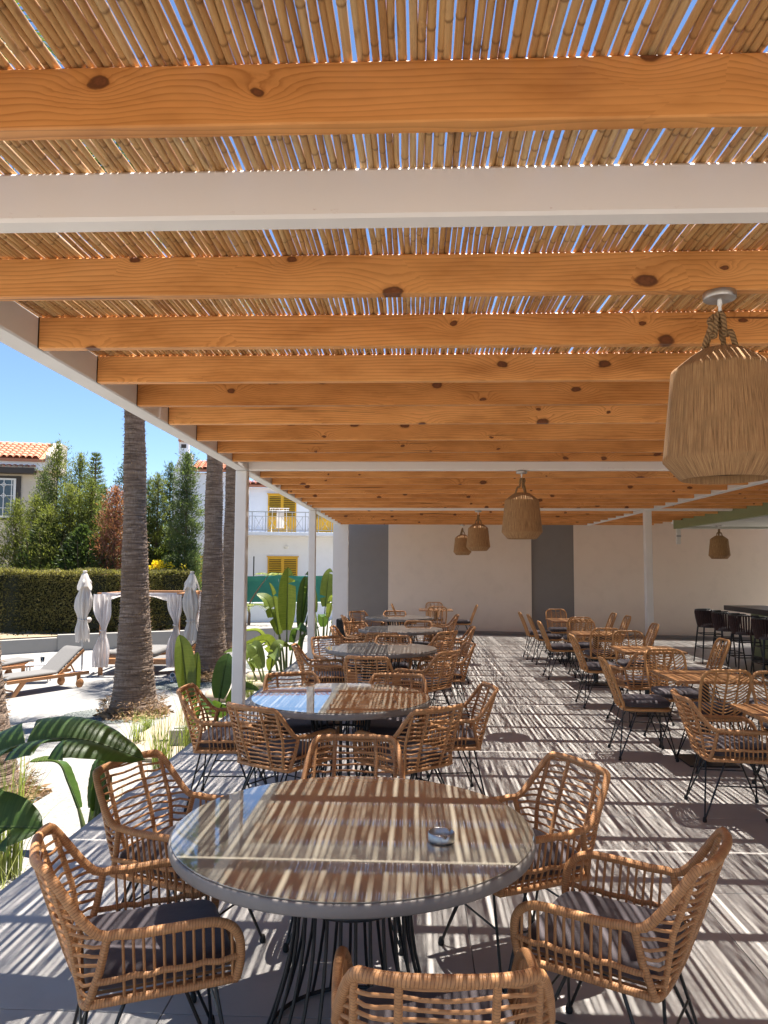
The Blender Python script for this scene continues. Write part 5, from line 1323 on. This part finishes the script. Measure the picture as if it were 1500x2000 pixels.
# ---------------------------------------------------------------- gravel, stones
def gravel(name, cx, cy, rx, ry, z, n, seed, mat='pebble', smax=.028):
    rng = np.random.RandomState(seed); V = []; F = []; T = []
    base = np.array([(0, 0, 1), (1, 0, 0), (0, 1, 0), (-1, 0, 0), (0, -1, 0)], float); m = MB()
    rim = [(cx + rx * math.cos(a) * (1 + .12 * math.sin(3 * a)), cy + ry * math.sin(a) * (1 + .1 * math.sin(2 * a + 1)), z) for a in np.linspace(0, 2 * math.pi, 33)[:-1]]
    m.add(rim, [tuple(range(32))], tint=(.25, 0, 0), smooth=False)
    for i in range(n):
        a = rng.uniform(0, 6.283); q = math.sqrt(rng.rand()); s = rng.uniform(.4, 1) * smax; ro = rng.uniform(0, 1.57); c, sn = math.cos(ro), math.sin(ro); sx, sy, sz = s * rng.uniform(.7, 1.2), s * rng.uniform(.6, 1.1), s * rng.uniform(.4, .8)
        px_, py_ = cx + rx * q * math.cos(a), cy + ry * q * math.sin(a)
        v = [(px_ + (b[0] * sx) * c - (b[1] * sy) * sn, py_ + (b[0] * sx) * sn + (b[1] * sy) * c, z + .001 + b[2] * sz) for b in base]
        m.add(v, [(0, 1, 2), (0, 2, 3), (0, 3, 4), (0, 4, 1)], tint=(rng.rand(), 0, 0), smooth=False)
    o = m.build(name, mat, kind='stuff'); return o
tag(gravel('gravel', -5.45, 13.35, .75, .7, GZ + .012, 3200, 1), 'grey green gravel round the foot of the big palm', 'gravel')
tag(gravel('gravel', -5.15, 17.0, .75, .8, GZ + .012, 2600, 2), 'grey green gravel round the second palm', 'gravel')
tag(gravel('gravel', -4.3, 8.0, .75, .75, GZ + .012, 3200, 3), 'grey green gravel round the palm at the left edge', 'gravel')
tag(gravel('gravel', -3.9, 20.5, .7, 1.0, GZ + .012, 1800, 4), 'small patch of grey gravel behind the first white post', 'gravel')
def mulch(cx, cy, r, n, seed, lab):
    rng = np.random.RandomState(seed); a = rng.uniform(0, 6.28, n); q = np.sqrt(rng.rand(n)) * r; P = np.stack([cx + q * np.cos(a), cy + q * np.sin(a), np.full(n, GZ + .02) + rng.rand(n) * .05 + .10 * np.maximum(0, 1 - q / r)], 1)
    D = np.stack([rng.normal(size=n), rng.normal(size=n), rng.normal(size=n) * .25], 1); o = cloud('dry_litter', 'dry_fibre', P, D, rng.uniform(.06, .16, n), rng.uniform(.02, .05, n), kind='stuff'); tag(o, lab, 'litter')
mulch(-4.8, 17.9, .7, 1000, 5, 'dry brown bark litter at the foot of the second palm'); mulch(-4.75, 8.3, .75, 1000, 6, 'dry brown bark litter at the foot of the palm at the left edge'); mulch(-4.95, 13.45, .62, 700, 7, 'dry brown fibre litter at the foot of the big palm')
st = thing('stepping_slab', 'large cream stone slab set level in the planting bed', 'stone slab', (-2.86, 9.4, -.342))
m = MB(); m.box(-.40, .36, -1.5, 1.4, 0, .05, .012); m.build('slab', 'cream_stone', st)
bx_ = thing('concrete_block', 'small grey concrete block standing in the grass beside the cream slab', 'block', (-2.60, 8.55, -.34), .2)
m = MB(); m.box(-.14, .14, -.10, .10, 0, .22, .01); m.build('block', 'concrete_wall', bx_)
m = MB(); m.box(-.09, .09, -.06, .06, .2205, .235, .004); m.build('cap', 'concrete_wall', bx_)
for x, y, w_, lab in ((-2.75, 13.6, .26, 'flat pale stone below the drooping yellow banana leaf'), (-2.9, 11.6, .3, 'cream stone block at the foot of the banana beside the first post'), (-2.75, 12.6, .24, 'pale squared stone between the two banana clumps')):
    t = thing('bed_stone', lab, 'stone', (x, y, -.345), .3); m = MB(); m.superell((0, 0, .07), w_, w_ * .8, .08, .4, .35, 20, 6); m.build('stone', 'cream_stone', t)

# ---------------------------------------------------------------- banana plants
def blade(mb, path, width, fold=.35, tears=(), droop=0.0, twist=0.0, seed=0, up=Vector((0, 0, 1)), n=26):
    """one leaf: path is the midrib; tears lists (side, s0, s1) gaps cut from margin to rib; every strip between tears is its own strip of faces"""
    rng = random.Random(seed); P = spline(path, max(2, n // (len(path) - 1))); N = len(P) - 1
    for side in (-1, 1):
        cuts = sorted([c for sd_, c in tears if sd_ == side]); idx = [0] + [int(c * N) for c in cuts] + [N]
        for a, b in zip(idx, idx[1:]):
            if b - a < 1: continue
            rows = []; uvs = []; tw = rng.uniform(-.10, .10) if cuts else 0; first = a > 0; last = b < N
            for i in range(a, b + 1):
                s = i / N; T = (P[min(i + 1, N)] - P[max(i - 1, 0)]).normalized(); S = T.cross(up); S = S.normalized() if S.length > 1e-4 else Vector((1, 0, 0)); Nn = S.cross(T).normalized()
                if twist: S = (S * math.cos(twist) + Nn * math.sin(twist)).normalized(); Nn = S.cross(T).normalized()
                w = width * max(0.0, math.sin(math.pi * min(1, (s * .93 + .06)) ** .85)) ** .62 * (1 if s < .985 else .6) * (1 - .0 * s)
                if s > .999: w = .002
                k = 1.0
                if first and i == a: k = .93
                row = []; uu = []
                for q in range(7):
                    u = q / 6; off = S * side * w * u * math.cos(fold) + Nn * (w * u * (math.sin(fold) + tw * u) - droop * u * u * w + .0015 * math.sin(i * 2.1 + q)) - T * (w * u * .12) 
                    if last and i == b: off = off - T * (.16 * width * u)
                    if first and i == a: off = off + T * (.34 * width * u)
                    row.append(P[i] + off); uu.append((side * u, s * 1.0))
                rows.append(row); uvs.append(uu)
            mb.grid(rows if side > 0 else rows, uvs)
    mb.tube(P, [.012 * (1 - .8 * i / N) + .002 for i in range(N + 1)], 6)
def banana(name, lab, x, y, z, leaves, stems, group='banana plants in the bed along the deck', mat='banana_leaf'):
    t = thing(name, lab, 'banana plant', (x, y, z), 0, group)
    for pth, r0, r1 in stems: m = MB(); P = spline(pth, 4); m.tube(P, [r0 + (r1 - r0) * i / (len(P) - 1) for i in range(len(P))], 8); m.build('stem', 'banana_stem', t)
    for k, L in enumerate(leaves): m = MB(); blade(m, L['p'], L['w'], L.get('fold', .35), L.get('t', ()), L.get('droop', 0), L.get('twist', 0), k + 3, n=L.get('n', 26)); m.build('leaf', L.get('m', mat), t)
    return t
# the broad leaf arching over the deck in front of the second armchair, and the lower cut leaf
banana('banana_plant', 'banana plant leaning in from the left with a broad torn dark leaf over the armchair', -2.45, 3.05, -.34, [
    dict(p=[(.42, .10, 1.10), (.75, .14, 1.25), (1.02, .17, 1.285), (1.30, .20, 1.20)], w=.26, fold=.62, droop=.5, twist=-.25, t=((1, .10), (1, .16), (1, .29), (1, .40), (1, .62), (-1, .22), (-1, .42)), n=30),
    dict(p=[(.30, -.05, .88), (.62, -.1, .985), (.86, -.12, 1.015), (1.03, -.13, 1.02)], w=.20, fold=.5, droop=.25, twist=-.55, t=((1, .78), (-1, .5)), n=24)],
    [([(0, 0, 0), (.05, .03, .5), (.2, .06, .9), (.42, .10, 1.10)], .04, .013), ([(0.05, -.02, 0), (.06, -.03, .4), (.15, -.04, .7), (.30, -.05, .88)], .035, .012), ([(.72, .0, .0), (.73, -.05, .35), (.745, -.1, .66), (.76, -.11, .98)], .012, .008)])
def upright(rng, x, y, h, w, lean, az, tears=0, droopy=0.0):
    c, s = math.cos(az), math.sin(az); b = h * rng.uniform(.38, .46)
    P = [(x + lean * .25 * c, y + lean * .25 * s, b), (x + lean * .55 * c, y + lean * .55 * s, b + (h - b) * .4), (x + lean * .85 * c, y + lean * .85 * s, b + (h - b) * (.78 - droopy * .2)), (x + lean * (1.15 + droopy) * c, y + lean * (1.15 + droopy) * s, h * (1 - droopy * .45))]
    tt = [(rng.choice((-1, 1)), rng.uniform(.2, .9)) for _ in range(tears)]
    return dict(p=P, w=w, fold=rng.uniform(.15, .5), twist=rng.uniform(-.9, .9), t=tt), ([(x, y, 0), (x + lean * .1 * c, y + lean * .1 * s, b * .55), P[0]], .028, .012)
def clump(lab, x, y, z, specs, seed, mat='banana_light'):
    rng = random.Random(seed); L = []; S = []
    for sp in specs:
        l, s = upright(rng, *sp[:7]) if len(sp) < 8 else upright(rng, *sp[:7], droopy=sp[7]); L.append(l); S.append(s)
        if len(sp) > 8: l['m'] = sp[8]
    return banana('banana_plant', lab, x, y, z, L, S, mat=mat)
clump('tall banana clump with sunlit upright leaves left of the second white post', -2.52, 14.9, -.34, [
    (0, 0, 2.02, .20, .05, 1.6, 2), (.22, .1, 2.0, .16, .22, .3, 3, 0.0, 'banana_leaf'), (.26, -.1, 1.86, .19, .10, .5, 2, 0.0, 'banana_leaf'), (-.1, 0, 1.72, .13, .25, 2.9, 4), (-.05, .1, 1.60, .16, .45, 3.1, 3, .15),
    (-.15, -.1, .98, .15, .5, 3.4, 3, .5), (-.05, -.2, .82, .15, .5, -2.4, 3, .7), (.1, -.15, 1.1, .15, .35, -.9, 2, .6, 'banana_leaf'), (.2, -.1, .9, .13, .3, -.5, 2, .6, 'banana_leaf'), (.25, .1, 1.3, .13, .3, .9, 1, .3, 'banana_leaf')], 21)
clump('low banana clump with drooping yellowish leaves behind the second table', -2.50, 12.6, -.34, [
    (0, 0, .78, .13, .42, 3.0, 3, .55), (0, .1, .85, .12, .40, 2.3, 3, .5), (.1, 0, .8, .12, .35, -1.2, 3, .7), (-.1, 0, .70, .12, .35, 3.9, 3, .8), (.05, 0, .9, .11, .25, .6, 2, .5)], 22)
clump('banana clump with glossy leaves between the second white post and the white pier', -2.60, 21.6, -.34, [
    (0, 0, 2.0, .20, .3, 1.2, 2), (-.2, 0, 1.8, .18, .4, 2.6, 3, .2), (.1, -.2, 1.5, .18, .35, -.7, 3, .4), (-.1, -.2, 1.2, .17, .45, -2.3, 3, .5), (.15, .1, 1.0, .16, .3, .2, 2, .5, 'banana_leaf'), (.0, -.1, .9, .15, .35, -1.5, 2, .6, 'banana_leaf'), (-.25, .1, 1.4, .15, .3, 2.9, 2, .35)], 23)
clump('banana shoot with one tall bright leaf before the second palm trunk', -2.62, 8.85, -.34, [
    (0, 0, 1.22, .135, .16, 2.7, 0), (.05, .02, 1.02, .10, .06, 1.5, 0), (.05, -.05, .55, .12, .22, -.6, 0, .5, 'banana_leaf')], 25, 'banana_light')
clump('dark broad leaved shoot right beside the first white post', -2.42, 9.3, -.34, [
    (0, 0, .95, .13, .16, 1.0, 0, 0.0, 'banana_leaf'), (-.05, -.1, .62, .15, .3, -1.9, 0, .5, 'banana_leaf'), (.0, -.1, .5, .13, .3, -.9, 0, .6, 'banana_leaf'), (.1, 0, .66, .12, .25, .2, 0, .5, 'banana_leaf')], 26, 'banana_leaf')
clump('small dark leaved banana shoot behind the armchair by the deck edge', -2.32, 5.45, -.34, [
    (0, 0, .68, .09, .12, 1.4, 0, .1, 'banana_leaf'), (.02, 0, .72, .085, .10, .4, 0, .1, 'banana_leaf'), (0, -.02, .74, .10, .32, 2.9, 1, .45, 'banana_leaf'), (.04, .02, .6, .08, .1, -.5, 0, .2, 'banana_leaf')], 27, 'banana_leaf')
clump('young banana seedling at the lower left corner of the picture', -2.42, 3.15, -.34, [
    (.1, .1, .40, .07, .2, .3, 0, .3, 'banana_leaf'), (.0, 0, .45, .08, .15, 1.6, 0, .1, 'banana_leaf'), (.1, 0, .36, .07, .2, -.8, 0, .5, 'banana_light')], 28, 'banana_leaf')

# ---------------------------------------------------------------- grasses and creepers
def tuft(lab, x, y, z, n, h, spread, seed, mat='grass_blade', wd=.010):
    rng = random.Random(seed); t = thing('grass_tuft', lab, 'grass tuft', (x, y, z), 0, 'grass tufts along the deck edge'); m = MB()
    for _ in range(n):
        a = rng.uniform(0, 6.28); L = h * rng.uniform(.5, 1.1); q = spread * rng.uniform(.1, 1); bx, by = rng.gauss(0, .05), rng.gauss(0, .05); c, s = math.cos(a), math.sin(a); pts = []
        for k in range(6):
            u = k / 5; pts.append(Vector((bx + c * q * u ** 1.9, by + s * q * u ** 1.9, L * (u - .18 * (q / max(h, .1)) * u ** 2.4))))
        w = wd * rng.uniform(.6, 1.2) / 2; rows = [[p + Vector((-s, c, 0)) * w * (1 - (k / 5) ** 2.2), p - Vector((-s, c, 0)) * w * (1 - (k / 5) ** 2.2)] for k, p in enumerate(pts)]
        m.grid(rows, tint=(rng.random(), 0, 0))
    m.build('blades', mat, t)
tuft('tall feathery grass tuft below the broad banana leaf', -2.66, 5.0, -.34, 90, .95, .42, 1); tuft('yellowish grass tuft beside the palm at the left edge', -3.02, 4.9, -.34, 60, .7, .4, 2)
tuft('spiky grass tuft at the deck edge left of the second table', -2.40, 7.25, -.34, 90, .72, .26, 3); tuft('second spiky grass tuft just behind the first one at the deck edge', -2.34, 7.9, -.34, 60, .8, .26, 4)
tuft('low grass at the foot of the big palm', -4.35, 12.3, GZ, 110, .32, .3, 5); tuft('small pale grass tuft on the cream slab edge', -3.15, 8.6, -.34, 50, .42, .3, 6)
tuft('thin wiry plant on the pale bed near the front armchair', -2.34, 4.5, -.34, 40, .34, .3, 7, wd=.005); tuft('thin wiry plant at the deck edge near the small banana shoot', -2.3, 6.0, -.34, 40, .36, .3, 8, wd=.005)
tuft('pale grass tuft below the drooping banana behind the second table', -2.6, 11.9, -.34, 60, .42, .35, 9); tuft('bright green spiky tuft in the lower left corner', -2.62, 3.55, -.34, 80, .42, .25, 10, wd=.014)
tuft('grass tuft on the raised bed under the white boundary wall', -5.0, 28.0, -.47, 90, .3, .4, 11, wd=.02); tuft('wispy grass tuft at the right foot of the first white post', -2.35, 10.2, -.34, 60, .5, .3, 12)
# young frangipani-like palm on the raised bed
yp = thing('young_palm', 'spindly young palm on the raised bed before the green fence', 'young palm', (-6.2, 28.2, -.47))
m = MB(); m.tube(spline([(0, 0, 0), (.02, 0, .4), (.0, 0, .75), (.35, 0, 1.35), (.75, 0, 1.9)], 3), [.06, .055, .05, .045, .04, .036, .032, .03, .026, .022, .018, .014, .01], 7); m.build('trunk', 'bark', yp)
P = []; D = []
for k in range(14):
    a = k * 2.4; c, s = math.cos(a), math.sin(a); o_ = (0, 0, .75) if k < 9 else (.75, 0, 1.9)
    for q in range(14):
        u = q / 13 * (.85 if k < 9 else .5); p = (o_[0] + c * u, o_[1] + s * u, o_[2] + .35 * u - .6 * u * u)
        for sd_ in (-1, 1): P.append(p); D.append((c * .5 - s * sd_, s * .5 + c * sd_, -.4))
cloud('crown', 'grass_blade', P, D, .22, .025, yp)
